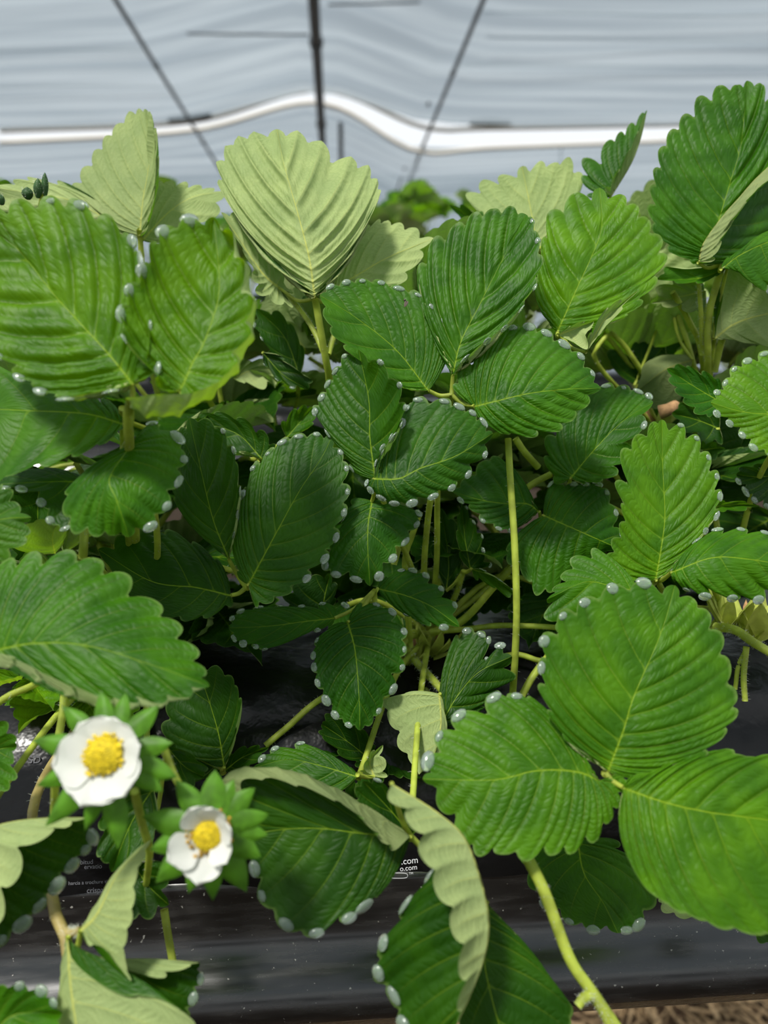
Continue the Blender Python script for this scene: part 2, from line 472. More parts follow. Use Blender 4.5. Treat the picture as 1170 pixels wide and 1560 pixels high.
def LF(lk, crop, mid, l, r, pl, fl=-5.0, fr=-5.0, bow=0.0, under=False, amp=0.5, drops='', tint=(1, 1, 1), vl=None, vr=None,
       dvl=0.0, dvr=0.0, tipd=0.0, cup=0.0, relief=1.0, dlab=None, skip=1, dsize=1.0, label=None, smooth=(0, 0), rip=0.8, ub=1.0, mexp=3.0):
    """A leaflet of the photographed plants. pl = (distance m, mm per 100 px down, mm per 100 px right) is the plane it lies near; fl / fr lift (mm)
    its two margins off that plane; bow / tipd bend the midrib."""
    lf = LEAVES[lk]
    org = np.array(lf['_org'])
    mid = px(crop, mid); l = px(crop, l) if len(l) else l; r = px(crop, r) if len(r) else r
    vl = px(crop, vl) if vl is not None else None
    vr = px(crop, vr) if vr is not None else None
    if under:
        l, r, vl, vr, fl, fr, dvl, dvr = r, l, vr, vl, fr, fl, dvr, dvl
    d0, sv, su = pl
    b = mid[0]
    seed = len(DIMS) + 17
    ph = np.random.default_rng(seed).uniform(0, 6.28, 4)
    def place(xy, s, t, side):
        W = np.sin(np.pi * np.clip(s, 0, 1)) ** 0.45
        f, dv = (fl, dvl) if side == 'l' else (fr, dvr)
        z = sv * (xy[:, 1] - b[1]) / 100 + su * (xy[:, 0] - b[0]) / 100
        z = z + f * t ** 1.4 * W + bow * 4 * s * (1 - s) * (1 - 0.4 * t) + tipd * s ** 2 + cup * 4 * t * (1 - t) * W
        z = z + dv * np.clip(1 - np.abs(t - 0.6) / 0.6, 0, 1) * W
        z = z + rip * t ** 2 * np.sin(6.5 * s * 2 + ph[0 if side == 'l' else 1]) * W
        return at(xy[:, 0], xy[:, 1], d0 + z / 1000.0)
    V, Fc, fuv, out, tips, length = leaflet_arrays(mid, l, r, place, vl=vl, vr=vr, amp=amp, relief=relief, seed=seed, smooth_l=smooth[0], smooth_r=smooth[1], mexp=mexp)
    o = finish_leaflet('leaflet', V, Fc, fuv, lf, tint, org)
    o.color = (*tint, ub)
    if label: o['label'] = label
    wid = np.linalg.norm(out[0][0][len(out[0][0]) // 2, -1] - out[1][0][len(out[1][0]) // 2, -1])
    J = np.array(lf['_J']); B = out[0][0][0, 0]
    gap = np.linalg.norm(B - J)
    if .004 < gap < .07:
        m = .5 * (J + B) + FWD * .12 * gap - UPV * .10 * gap
        so = stem_mesh('leaflet_stalk', [(np.array([J, m, B]), .0011, .0008)], lf)
    DIMS.append((lk, crop, round(length * 1000), round(wid * 1000)))
    if drops:
        want = {'l': ('r' if under else 'l'), 'r': ('l' if under else 'r')}
        sides = [want[c] for c in 'lr' if c in drops]
        for q, side in enumerate('lr'):
            if side not in sides: continue
            D, nrm = out[q]
            dd = D[:, -1].mean(0) - out[1 - q][0][:, -1].mean(0)
            sx, sy = dd.dot(RGT), dd.dot(UPV)
            edge = ('right' if sx > 0 else 'left') if abs(sx) > abs(sy) else ('upper' if sy > 0 else 'lower')
            for k, row in tips[side]:
                if k <= skip: continue
                j = D.shape[1] - 2
                p = D[row, j - 1] * 0.5 + D[row, -1] * 0.5
                tang = D[min(row + 2, len(D) - 1), -1] - D[max(row - 2, 0), -1]
                DROPS.append((p, nrm[row, j], tang, dsize, lk, dlab, edge, k))
            if 't' in drops and q == 0:
                row = len(D) - 2
                DROPS.append((D[row, -3], nrm[row, -3], D[row, -1] - out[1][0][row, -1], dsize, lk, dlab, 'tip', 0))
    return o
# ------------------------------------------------------------------ the setting: film tunnel, gutter benches, ground
AX = math.radians(3.6)
TUN = Matrix.Rotation(AX, 4, 'Z')          # the tunnel runs a little to the left of the view

def film_material():
    m, nt, out = new_mat('tunnel_film')
    tc = N(nt, 'ShaderNodeTexCoord')
    mp = N(nt, 'ShaderNodeMapping', ins={0: tc.outputs['Object']})
    mp.inputs['Scale'].default_value = (0.25, 4.2, 1.0)
    nz = N(nt, 'ShaderNodeTexNoise', ins={'Vector': mp.outputs[0], 'Scale': 1.4, 'Detail': 4})
    f = ramp01(nt, nz.outputs['Fac'], 0.35, 0.7)
    c = mixc(nt, f, (0.215, 0.265, 0.305, 1), (0.37, 0.425, 0.465, 1))
    d = N(nt, 'ShaderNodeBsdfDiffuse', ins={'Color': c})
    t = N(nt, 'ShaderNodeBsdfTranslucent', ins={'Color': c})
    g = N(nt, 'ShaderNodeBsdfGlossy', ins={'Roughness': 0.35}); g.inputs['Color'].default_value = (0.9, 0.95, 1, 1)
    a = N(nt, 'ShaderNodeMixShader', ins={0: 0.62, 1: d.outputs[0], 2: t.outputs[0]})
    b = N(nt, 'ShaderNodeMixShader', ins={0: 0.10, 1: a.outputs[0], 2: g.outputs[0]})
    tp = N(nt, 'ShaderNodeBsdfTransparent'); tp.inputs['Color'].default_value = (0.93, 0.96, 1, 1)
    e = N(nt, 'ShaderNodeMixShader', ins={0: 0.16, 1: b.outputs[0], 2: tp.outputs[0]})
    nt.links.new(e.outputs[0], out.inputs[0])
    return m
M_FILM = film_material()
M_PIPE = simple('galvanised_pipe', (0.20, 0.22, 0.23), 0.5, 0.4, 0.3)
M_WIRE = simple('dark_wire', (0.16, 0.18, 0.19), 0.6, 0.3)

def plane_hit(u, v, D):
    """Where the ray of a photo pixel meets the cross-section of the tunnel D metres along its axis (tunnel coordinates)."""
    r = Vector(at(u, v, 1.0)); r = TUN.inverted() @ r
    return np.array(r) * (D / r.y)

def film_bay(name, prof, D0, D1, seed, rip=0.030):
    """One bay of the film roof: the cross-section prof (x, z) stretched along the axis with sagging cross folds."""
    rg = np.random.default_rng(seed)
    ys = np.linspace(D0, D1, int((D1 - D0) * 26) + 2)
    cuts = np.sort(rg.uniform(D0, D1, int((D1 - D0) * 2.6)))
    cuts = np.concatenate([[D0], cuts, [D1]])
    xs = np.linspace(0, 1, 60)
    P = np.array(prof)
    Lc = np.concatenate([[0], np.cumsum(np.linalg.norm(np.diff(P, axis=0), axis=1))]); Lc /= Lc[-1]
    X = np.interp(xs, Lc, P[:, 0]); Z = np.interp(xs, Lc, P[:, 1])
    V = []
    for y in ys:
        i = min(np.searchsorted(cuts, y, 'right') - 1, len(cuts) - 2)
        q = (y - cuts[i]) / max(cuts[i + 1] - cuts[i], 1e-6)
        for k in range(60):
            w = q + 0.06 * math.sin(3 * X[k] + i)
            V.append((X[k], y, Z[k] - rip * (0.4 + 0.6 * min(1, (cuts[i + 1] - cuts[i]) / 0.5)) * max(0.0, math.sin(math.pi * min(max(w, 0), 1))) ** 0.7
                      - 0.006 * math.sin(9 * y + 1.7 * X[k]) - 0.012 * math.sin(1.3 * X[k] + 2.1 * y)))
    F_ = [(a * 60 + b, a * 60 + b + 1, (a + 1) * 60 + b + 1, (a + 1) * 60 + b) for a in range(len(ys) - 1) for b in range(59)]
    o = mesh_obj(name, V, F_, M_FILM)
    o.matrix_world = TUN
    tag(o, kind='structure')
    return o

D8 = 8.0
prof1 = [plane_hit(u, v, D8)[[0, 2]] for u, v in ((-900, 215), (-300, 205), (0, 196), (290, 182), (487, 134), (645, 190), (760, 192), (1170, 184), (1700, 190), (2400, 215))]
ceil = film_bay('ceiling', prof1, 0.9, D8, 3)
film_bay('ceiling_unseen', prof1, -7.0, -1.4, 8)  # unseen bay added against low sky; roof left open overhead to admit light
prof2 = [plane_hit(u, v, 8.25)[[0, 2]] for u, v in ((-900, 240), (-300, 222), (0, 214), (290, 196), (487, 154), (632, 226), (760, 222), (1170, 206), (1700, 215), (2400, 240))]
film_bay('ceiling.001', prof2, 8.25, 15.0, 5, 0.02)
prof3 = [plane_hit(u, v, 15.3)[[0, 2]] for u, v in ((-900, 285), (0, 271), (300, 266), (490, 258), (640, 268), (1170, 268), (2400, 280))]
film_bay('ceiling.002', prof3, 15.3, 26.0, 6, 0.02)
w = mesh_obj('wall_far', [(-22, 26, -1.4), (22, 26, -1.4), (22, 26, 3.6), (-22, 26, 3.6)], [(0, 1, 2, 3)], M_FILM); w.matrix_world = TUN; tag(w, kind='structure')

M_HEM = simple('film_hem', (0.62, 0.58, 0.50), 0.7, 0.2)
for nm, pr, D in (('trim_1', prof1, D8), ('trim_2', prof2, 8.25)):
    pts = arc(np.array([(x, D, z - .02) for x, z in pr[2:8]]), np.linspace(0, 1, 60))
    V, F_ = tube_arrays(pts, np.full(60, .022), 8)
    o = mesh_obj(nm, V, F_, M_HEM); o.matrix_world = TUN; tag(o, kind='structure')

def rail(name, uv0, uv1, scale, r, mat, label, cat, D0=-7.0, D1=20.0, group=None):
    """A pipe or wire that runs along the tunnel under the film."""
    a = plane_hit(*uv0, D8)[[0, 2]] * scale
    b = plane_hit(*uv1, D8)[[0, 2]] * scale
    c = (a + b) / 2
    pts = np.array([[c[0], y, c[1]] for y in np.linspace(D0, D1, 24)])
    V, F_ = tube_arrays(pts, np.full(24, r), 12)
    o = mesh_obj(name, V, F_, mat); o.matrix_world = TUN
    tag(o, label, cat, group)
    for k, y in enumerate(np.arange(2.2, D1, 2.0)):        # clips that hold the film
        V, F_ = tube_arrays(np.array([[c[0], y - .02, c[1]], [c[0], y + .02, c[1]]]), [r * 1.35] * 2, 12)
        cl = mesh_obj('clip', V, F_, mat, o)
    return o
rail('ridge_pipe', (487, 150), (487, 150), 0.93, 0.040, M_PIPE, 'thick dark ridge pipe along the peak of the film roof', 'pipe')
rail('roof_wire', (287, 180), (287, 180), 0.93, 0.015, M_WIRE, 'thin dark pipe under the film roof left of the ridge pipe', 'pipe', group='roof pipes')
rail('roof_wire', (659, 187), (659, 187), 0.93, 0.015, M_WIRE, 'thin dark pipe under the film roof right of the ridge pipe', 'pipe', group='roof pipes')
rail('roof_wire', (632, 215), (632, 215), 0.90, 0.010, M_WIRE, 'thinnest dark pipe, close beside the right roof pipe', 'pipe', D0=8.6, group='roof pipes')
for (u0, v0, u1, v1, D, nm, lb) in ((256, 182, 322, 176, 7.9, 'roof_bracket', 'dark bracket where the left roof pipe meets the film edge'), (716, 187, 778, 187, 7.9, 'roof_bracket', 'dark bracket right of the right roof pipe at the film edge')):
    a, b = plane_hit(u0, v0, D), plane_hit(u1, v1, D)
    V, F_ = tube_arrays(np.array([a, 0.5 * (a + b) + np.array([0, 0, .006]), b]), [.028, .036, .024], 10)
    o = mesh_obj(nm, V, F_, M_WIRE); o.matrix_world = TUN
    tag(o, lb, 'bracket', 'roof brackets')
for (u, D, z1) in ((519, 8.6, 0.4), (855, 14.0, 1.2)):
    a = plane_hit(u, 186 if u < 600 else 226, D); bq = a.copy(); bq[2] = z1
    V, F_ = tube_arrays(np.array([a, (a + bq) / 2, bq]), [.026] * 3, 10)
    o = mesh_obj('tunnel_post', V, F_, M_WIRE); o.matrix_world = TUN
    tag(o, 'slim dark post behind the ridge pipe' if u < 600 else 'slim dark post far back at the right', 'post', 'tunnel posts')
# the cords that cross under the film
for k, (v, uL, uR) in enumerate(((78, -500, 225), (52, 285, 470), (22, 735, 1700), (60, 740, 1700), (101, 690, 1700), (133, -500, 270), (4, 500, 640))):
    D = 5.2 + k * 0.02
    zc = prof1[7][1]
    r0 = plane_hit(600, v, 1.0)
    D = zc / r0[2] * 0.985
    pts = [plane_hit(u, v + (0.012 * (uL - u) if k in (1,) else 0), D) + np.array([0, 0, 0.012 * math.sin(u * 0.01)]) for u in np.linspace(uL, uR, 12)]
    V, F_ = tube_arrays(np.array(pts), np.full(12, .0075), 8)
    o = mesh_obj('film_cord', V, F_, M_WIRE); o.matrix_world = TUN
    tag(o, ['dark fold cord under the roof film, left of the left roof pipe', 'short slanted cord between the left roof pipe and the ridge', 'top cord under the right roof film', 'second cord from the top under the right roof film',
            'third cord from the top under the right roof film', 'lower cord under the left roof film', 'short cord right of the ridge pipe at the top edge'][k], 'cord', 'cords under the roof film')

# ground with straw
M_GROUND = simple('ground_soil', (0.10, 0.062, 0.036), 0.9, 0.2, noise=(60, 0.6), bump=(90, 1.0, 0.01))
M_STRAW = simple('straw', (0.42, 0.29, 0.16), 0.8, 0.2, noise=(40, 0.5))
g = mesh_obj('ground', [(-22, -8, -1.05), (22, -8, -1.05), (22, 26, -1.05), (-22, 26, -1.05)], [(0, 1, 2, 3)], M_GROUND, smooth=False); tag(g, kind='structure')
V, F_ = [], []
rg = np.random.default_rng(5)
for _ in range(5200):
    x, y = rg.uniform(-0.5, 1.3), rg.uniform(0.5, 1.7)
    a = rg.uniform(0, 6.28); L = rg.uniform(.03, .12); h = rg.uniform(0, .03)
    d = np.array([math.cos(a), math.sin(a), rg.uniform(-.2, .2)]); nn = np.array([-d[1], d[0], 0]) * rg.uniform(.0008, .003)
    p = np.array([x, y, -1.045 + h]); k = len(V)
    V += [p - nn, p + nn, p + d * L + nn, p + d * L - nn, p + d * L / 2 + np.array([0, 0, .004])]
    F_ += [(k, k + 1, k + 4), (k + 1, k + 2, k + 4), (k + 2, k + 3, k + 4), (k + 3, k, k + 4)]
o = mesh_obj('straw', V, F_, M_STRAW, smooth=False); tag(o, 'loose brown straw on the ground under the black gutter', 'straw', kind='stuff')

# gutter and growing bag: profiles swept along the row
ROW = Matrix.Rotation(math.radians(4.4), 4, 'Z')
def gutter_material():
    m, nt, out = new_mat('black_gutter')
    tc = N(nt, 'ShaderNodeTexCoord')
    mp = N(nt, 'ShaderNodeMapping', ins={0: tc.outputs['Object']}); mp.inputs['Scale'].default_value = (8, 60, 60)
    nz = N(nt, 'ShaderNodeTexNoise', ins={'Vector': mp.outputs[0], 'Scale': 5.0, 'Detail': 6})
    sp = N(nt, 'ShaderNodeTexNoise', ins={'Vector': tc.outputs['Object'], 'Scale': 420.0, 'Detail': 2})
    dust = ramp01(nt, sp.outputs['Fac'], 0.70, 0.76)
    c = mixc(nt, ramp01(nt, nz.outputs['Fac'], 0.4, 0.7), (0.010, 0.010, 0.010, 1), (0.026, 0.025, 0.024, 1))
    c = mixc(nt, dust, c, (0.30, 0.29, 0.26, 1))
    r = ramp01(nt, nz.outputs['Fac'], 0.3, 0.7, 0.20, 0.30)
    p = N(nt, 'ShaderNodeBsdfPrincipled', ins={'Base Color': c, 'Roughness': r, 'Specular IOR Level': 1.0})
    nt.links.new(p.outputs[0], out.inputs[0])
    return m
M_GUTTER = gutter_material()
M_BAG = simple('black_bag_film', (0.006, 0.006, 0.0065), 0.25, 0.28, bump=(45, 0.5, 0.004))
M_PRINT = simple('white_print', (0.62, 0.62, 0.66), 0.5, 0.3)

def sweep(name, prof, x0, x1, nx, mat, parent=None, wob=0.0, base=(0, 0, 0), seed=0):
    P = arc(np.array(prof), np.linspace(0, 1, 44)) if len(prof) > 2 else np.array(prof)
    m = len(P); V = []
    rg = np.random.default_rng(seed); ph = rg.uniform(0, 6.28, 12)
    for x in np.linspace(x0, x1, nx):
        for k in range(m):
            d = 0
            if wob:
                d = wob * (math.sin(23 * x + ph[0] + 0.12 * k) * math.sin(0.21 * k + ph[1]) + 0.6 * math.sin(57 * x + 0.31 * k + ph[2]) + 0.4 * abs(math.sin(41 * x - 0.2 * k + ph[3])))
            V.append((x + base[0], P[k][0] + d * 0.7 + base[1], P[k][1] + d + base[2]))
    F_ = [(a * m + b, (a + 1) * m + b, (a + 1) * m + b + 1, a * m + b + 1) for a in range(nx - 1) for b in range(m - 1)]
    o = mesh_obj(name, V, F_, mat, parent)
    return o

def crop_row(x0, x1, base, lab_g, lab_b, wob):
    e = empty('gutter', base); e.matrix_world = ROW @ Matrix.Translation(base)
    tag(e, lab_g, 'gutter', 'black plant gutters')
    lip = [(.330, -.2345), (.318, -.2348), (.3105, -.2352), (.3085, -.238), (.3078, -.246), (.3068, -.256), (.3045, -.265), (.3000, -.272), (.2950, -.2768), (.2915, -.281), (.2890, -.287), (.2884, -.2915), (.289, -.2945)]
    o = sweep('gutter_face', lip, x0, x1, 60, M_GUTTER, e)
    bot = [(.289, -.2945), (.2895, -.2975), (.293, -.2975), (.36, -.345), (.60, -.345), (.64, -.30), (.64, -.235), (.60, -.232)]
    sweep('gutter_trough', bot, x0, x1, 24, M_GUTTER, e)
    for x in np.arange(x0 + .75, x1, 1.4):
        V, F_ = tube_arrays(np.array([[x, .47, -.345], [x, .47, -.7], [x, .47, -1.05 - base[2]]]), [.018] * 3, 12)
        mesh_obj('leg', V, F_, M_PIPE, e)
    b = empty('grow_bag', base); b.matrix_world = ROW @ Matrix.Translation(base)
    tag(b, lab_b, 'bag', 'black growing bags')
    BAGP = bag = [(.3080, -.2375), (.3086, -.230), (.312, -.214), (.319, -.194), (.333, -.175), (.366, -.161), (.40, -.157), (.48, -.156), (.55, -.160), (.585, -.180), (.60, -.2315)]
    sweep('bag_skin', bag, x0 + .02, x1 - .02, 260, M_BAG, b, wob, seed=4)
    return e, b
gut, bag = crop_row(-1.3, 1.5, (0, 0, 0), 'black glossy plastic gutter along the bottom of the photo', 'black plastic growing bag with white print lying in the near gutter', 0.0028)
crop_row(-3.4, 3.8, (0, 1.25, 0.06), 'black gutter of the second row behind the near plants', 'black growing bag of the second row', 0.0)
crop_row(-3.4, 3.8, (0, -1.55, 0.06), 'black gutter of the unseen added row behind the photographer', 'black growing bag of the unseen added row behind the photographer', 0.0)  # out-of-view row, added to block low sky light from behind
crop_row(-5.0, 5.0, (0, 2.6, 0.10), 'black gutter of the farthest row', 'black growing bag of the farthest row', 0.0)

M_PRINT2 = simple('faded_print', (0.17, 0.17, 0.19), 0.5, 0.3)
def on_bag(u, v):
    fr = np.array([(.3080, -.2375), (.3086, -.230), (.312, -.214), (.319, -.194), (.333, -.175)])
    for d in np.linspace(.25, .45, 801):
        p = ROW.inverted() @ Vector(at(u, v, d))
        if p.y >= np.interp(p.z, fr[:, 1], fr[:, 0]) - .0032: return float(d)
    return .345
def printed(txt, u, v, h_px, d, parent, tilt=62, rotz=8, mirror=False, thin=0.0):
    cu = bpy.data.curves.new('printed_text', 'FONT')
    cu.body = txt; cu.align_x = 'LEFT'; cu.align_y = 'CENTER'
    cu.size = h_px / FPX * d * 1.35
    cu.extrude = 0.00005; cu.offset = thin
    cu.materials.append(M_PRINT if u > 300 else M_PRINT2)
    t0 = bpy.data.objects.new('printed_text', cu)
    me = bpy.data.meshes.new_from_object(t0)
    bpy.data.objects.remove(t0)
    o = bpy.data.objects.new('printed_text', me)
    COL.objects.link(o)
    o.parent = parent
    M = Matrix.Translation(Vector(at(u, v, d))) @ Matrix.Rotation(math.radians(rotz), 4, 'Z') @ Matrix.Rotation(math.radians(tilt), 4, 'X')
    M = M @ Matrix.Diagonal((-1 if mirror else 1, 1, 1, 1))
    o.matrix_parent_inverse = parent.matrix_world.inverted()
    o.matrix_world = M
    return o
# ------------------------------------------------------------------ the plants in front, leaf by leaf
plant('left', (215, 985, 0.400), 'strawberry plant at the left with two white flowers hanging over the bag front')
plant('mid', (655, 965, 0.415), 'strawberry plant in the middle whose pale crown shows beside a long upright stalk')
plant('right', (1105, 930, 0.405), 'strawberry plant at the right with three large bright leaflets leaning over the bag front')
plant('backleft', (330, 760, 0.520), 'strawberry plant behind the left one, its pale leaf undersides rising over the large bright leaf')
plant('back', (640, 760, 0.520), 'strawberry plant behind the middle one with a tall pale leaf seen from below')
plant('backright', (1065, 690, 0.500), 'strawberry plant behind the right one, yellow-green stalks under a tall dark leaf')

BRIGHT = (1.8, 1.5, 1.0); MIDG = (1.0, 1.0, 1.0); DARK = (0.5, 0.6, 0.8); DEEP = (0.38, 0.48, 0.7); YEL = (2.6, 1.9, 1.0)  # leaf tints; the darkest put the clumps' inner shade into the colour

# --- tall pale leaf seen from below, behind
leaf('Z', 'back', [(640, 770, .47), (520, 640, .42), (500, 565, .385), (480, 455, .372)], (0.0021, 0.0018),
     forks=[[(497, 545, .381), (470, 490, .388), (425, 432, .395)], [(500, 540, .381), (512, 500, .386), (530, 430, .40)]], label='pale leaf seen from its underside')
LF('Z', 'T4', [(570, 825), (545, 650), (500, 470), (430, 220), (395, 50)],
   [(480, 725), (330, 575), (200, 430), (128, 298), (120, 205), (160, 130), (220, 85), (290, 66)],
   [(600, 765), (690, 680), (770, 560), (825, 430), (870, 335), (855, 282), (815, 218), (735, 178), (600, 108), (490, 60)],
   (.372, -5, 0), fl=10, fr=6, bow=-6, amp=0.6, under=True, relief=2.6, tipd=14)
LF('Z', 'T4', [(405, 775), (340, 720), (280, 640), (215, 540), (140, 430)],
   [(470, 865), (390, 850), (300, 800), (280, 720), (240, 610), (180, 510)],
   [(470, 800), (420, 690), (330, 560), (260, 480), (200, 430)], (.388, -5, 4), fl=-6, fr=4, amp=0.6, under=True)
LF('Z', 'T4', [(640, 790), (760, 720), (900, 640), (1112, 548)],
   [(650, 690), (740, 560), (810, 490), (862, 462), (905, 468), (962, 478), (1035, 503)],
   [(740, 800), (860, 780), (980, 748), (1060, 640)], (.395, -5, 2), fl=6, fr=-3, amp=0.6, under=True)

# --- back left leaf
leaf('Y', 'backleft', [(330, 760, .52), (240, 600, .46), (212, 350, .420)], (0.0018, 0.0016), label='pale leaf seen from its underside')
LF('Y', 'T0', [(640, 660), (655, 500), (685, 300), (665, 78)],
   [(510, 640), (420, 560), (330, 430), (375, 350), (430, 270), (478, 205), (530, 150), (590, 90), (635, 76)],
   [(680, 610), (712, 450), (728, 310), (718, 180), (690, 95)], (.420, -4, 0), fl=8, fr=-14, ub=.85, amp=0.65, under=True, relief=0.9, tipd=8)
LF('Y', 'T0', [(650, 680), (760, 560), (880, 480), (1040, 455)],
   [(690, 540), (728, 415), (785, 405), (850, 410), (912, 425), (975, 440)],
   [(760, 690), (880, 650), (1000, 560)], (.428, -4, 3), fl=4, fr=-2, amp=0.65, under=True, relief=0.5)
LF('Y', 'T0', [(600, 640), (330, 500), (150, 465), (-70, 430)],
   [(500, 620), (300, 600), (100, 560), (0, 540)],
   [(420, 480), (310, 425), (268, 404), (200, 410), (130, 388), (65, 400), (0, 425)], (.425, -3, 0), fl=3, fr=3, amp=0.65, under=True, relief=0.5)

# --- large bright pair at the left
leaf('A', 'left', [(215, 985, .40), (205, 800, .330), (195, 640, .268), (200, 612, .258)], (0.0022, 0.0018), label='large bright leaf')
LF('A', 'T0', [(605, 1335), (480, 1180), (250, 930), (60, 700), (-150, 560)],
   [(500, 1365), (280, 1400), (160, 1355), (60, 1290), (-40, 1190), (-150, 1050), (-230, 900), (-240, 740)],
   [(720, 1260), (680, 1050), (650, 880), (630, 740), (590, 650), (500, 560), (350, 485), (220, 470), (75, 488), (-60, 520)],
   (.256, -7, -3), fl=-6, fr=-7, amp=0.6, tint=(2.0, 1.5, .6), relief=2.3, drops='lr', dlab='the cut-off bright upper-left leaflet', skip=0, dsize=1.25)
LF('A', 'T0', [(820, 1370), (880, 1230), (935, 1130), (1000, 900), (975, 570)],
   [(720, 1345), (560, 1110), (548, 990), (590, 880), (650, 790), (685, 690), (740, 615), (860, 572)],
   [(575, 1400), (720, 1386), (880, 1375), (1000, 1320), (1082, 1235), (1145, 1100), (1155, 950), (1115, 780), (1060, 640)],
   (.252, -7, 0), fl=-9, fr=-14, ub=1.25, smooth=(0, 4), vr=[(600, 1445), (740, 1490), (860, 1455), (985, 1375), (1090, 1255), (1150, 1090), (1150, 930), (1100, 760)], dvr=3,  # underside colour lightened to make up for shadow on the lip
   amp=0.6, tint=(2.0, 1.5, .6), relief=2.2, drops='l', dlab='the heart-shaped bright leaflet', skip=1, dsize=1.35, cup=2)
LF('A', 'T1', [(570, 500), (400, 450), (150, 435), (-150, 425)],
   [(560, 520), (470, 590), (350, 645), (220, 690), (60, 730), (-60, 770)],
   [(560, 440), (480, 380), (330, 330), (120, 280), (-50, 230)], (.285, -6, -4), fl=-10, fr=6, amp=0.6, tint=(1.25, 1.2, 1), bow=-3, drops='', relief=0.9)

# --- drooping leaf below it
leaf('D', 'left', [(215, 985, .40), (240, 840, .33), (215, 690, .29), (195, 670, .286)])
LF('D', 'T1', [(600, 590), (500, 740), (530, 840), (590, 1015)],
   [(700, 490), (825, 560), (855, 665), (830, 770), (775, 885), (695, 975)],
   [(420, 720), (300, 800), (285, 900), (335, 1000), (440, 1015), (515, 1010)], (.286, -11, 0), fl=5, fr=8, bow=-9, tint=(1.15, 1.2, 1), drops='l', dsize=1.25,
   dlab='the drooping rounded leaflet', skip=0, relief=0.6)
LF('D', 'T1', [(400, 760), (260, 760), (120, 765), (-40, 775)],
   [(330, 900), (290, 985), (220, 945), (180, 860), (90, 795), (20, 790)],
   [(340, 720), (220, 695), (110, 705), (10, 735)], (.294, -9, 0), fl=-3, fr=6, tint=DARK, drops='l', dlab='the narrow shaded left leaflet', skip=1, relief=0.6)

# --- dark folded leaf and its dewy right leaflet
leaf('E', 'left', [(215, 985, .40), (290, 870, .40), (370, 875, .352), (375, 895, .327)])
LF('E', 'T1', [(1045, 1115), (975, 940), (920, 720), (865, 470)],
   [(980, 1040), (880, 950), (800, 860), (770, 740), (785, 620), (820, 520)],
   [(1050, 1080), (1068, 1000), (1085, 900), (1098, 790), (1088, 690), (1068, 600), (1020, 515), (945, 470)], (.322, -3, -2), fl=3, fr=-10, tint=DARK, drops='r',
   dlab='the dark upright leaflet', relief=0.6)
LF('E', 'T2', [(1055, 322), (900, 285), (690, 255), (448, 110)],
   [(1060, 370), (950, 425), (845, 440), (740, 420), (620, 385), (500, 300)],
   [(1010, 170), (900, 80), (780, 20), (660, 5), (540, 45)], (.322, -9, -4), fl=-6, fr=4, tint=DARK, relief=0.6)
LF('E', 'T5', [(265, 1170), (400, 920), (500, 740), (600, 590), (650, 487)],
   [(215, 1130), (190, 990), (215, 850), (240, 740), (290, 615), (360, 550), (425, 500), (500, 478), (580, 475)],
   [(300, 1275), (370, 1255), (455, 1212), (545, 1140), (630, 1045), (682, 945), (718, 830), (733, 735), (725, 630), (693, 560)],
   (.315, -7, 2), fl=4, fr=-3, bow=-4, tint=(0.75, 0.85, 1), drops='lr', dlab='the broad dewy leaflet', skip=2, relief=0.85)

# --- centre top leaf of three
leaf('F', 'mid', [(655, 965, .415), (665, 860, .39), (668, 720, .352), (688, 602, .338)])
LF('F', 'C5', [(470, 792), (350, 640), (200, 520), (66, 438)],
   [(390, 785), (330, 765), (240, 718), (160, 640), (108, 580), (78, 510)],
   [(535, 690), (555, 590), (530, 520), (480, 465), (425, 420), (352, 398), (285, 378), (215, 374), (157, 382), (100, 402)],
   (.337, -5, 2), fl=-7, fr=2, tint=(1.1, 1.15, 1.1), drops='r', dlab="the centre leaf's left leaflet", relief=0.85)
LF('F', 'C5', [(560, 735), (590, 610), (660, 470), (730, 330), (832, 138)],
   [(525, 640), (490, 530), (435, 400), (430, 330), (490, 222), (575, 168), (640, 128), (712, 114), (780, 106)],
   [(605, 670), (690, 600), (757, 550), (822, 475), (872, 390), (898, 310), (882, 220), (857, 152)],
   (.336, -6, 1), fl=4, fr=-9, tint=(1.0, 1.05, 1), drops='r', dlab="the centre leaf's upper leaflet", relief=2.0, skip=0, tipd=5, bow=2)
LF('F', 'C5', [(640, 850), (720, 830), (850, 800), (1000, 785), (1110, 785)],
   [(560, 780), (590, 690), (680, 600), (740, 560), (790, 545), (855, 543), (920, 568), (985, 612), (1045, 660), (1085, 725)],
   [(680, 920), (750, 955), (860, 967), (960, 942), (1010, 900), (1065, 845)],
   (.333, -10, 0), fl=2, fr=2, bow=-5, tint=(1.1, 1.15, 1), drops='l', dlab="the centre leaf's right leaflet", relief=1.7, skip=2, dsize=1.15)

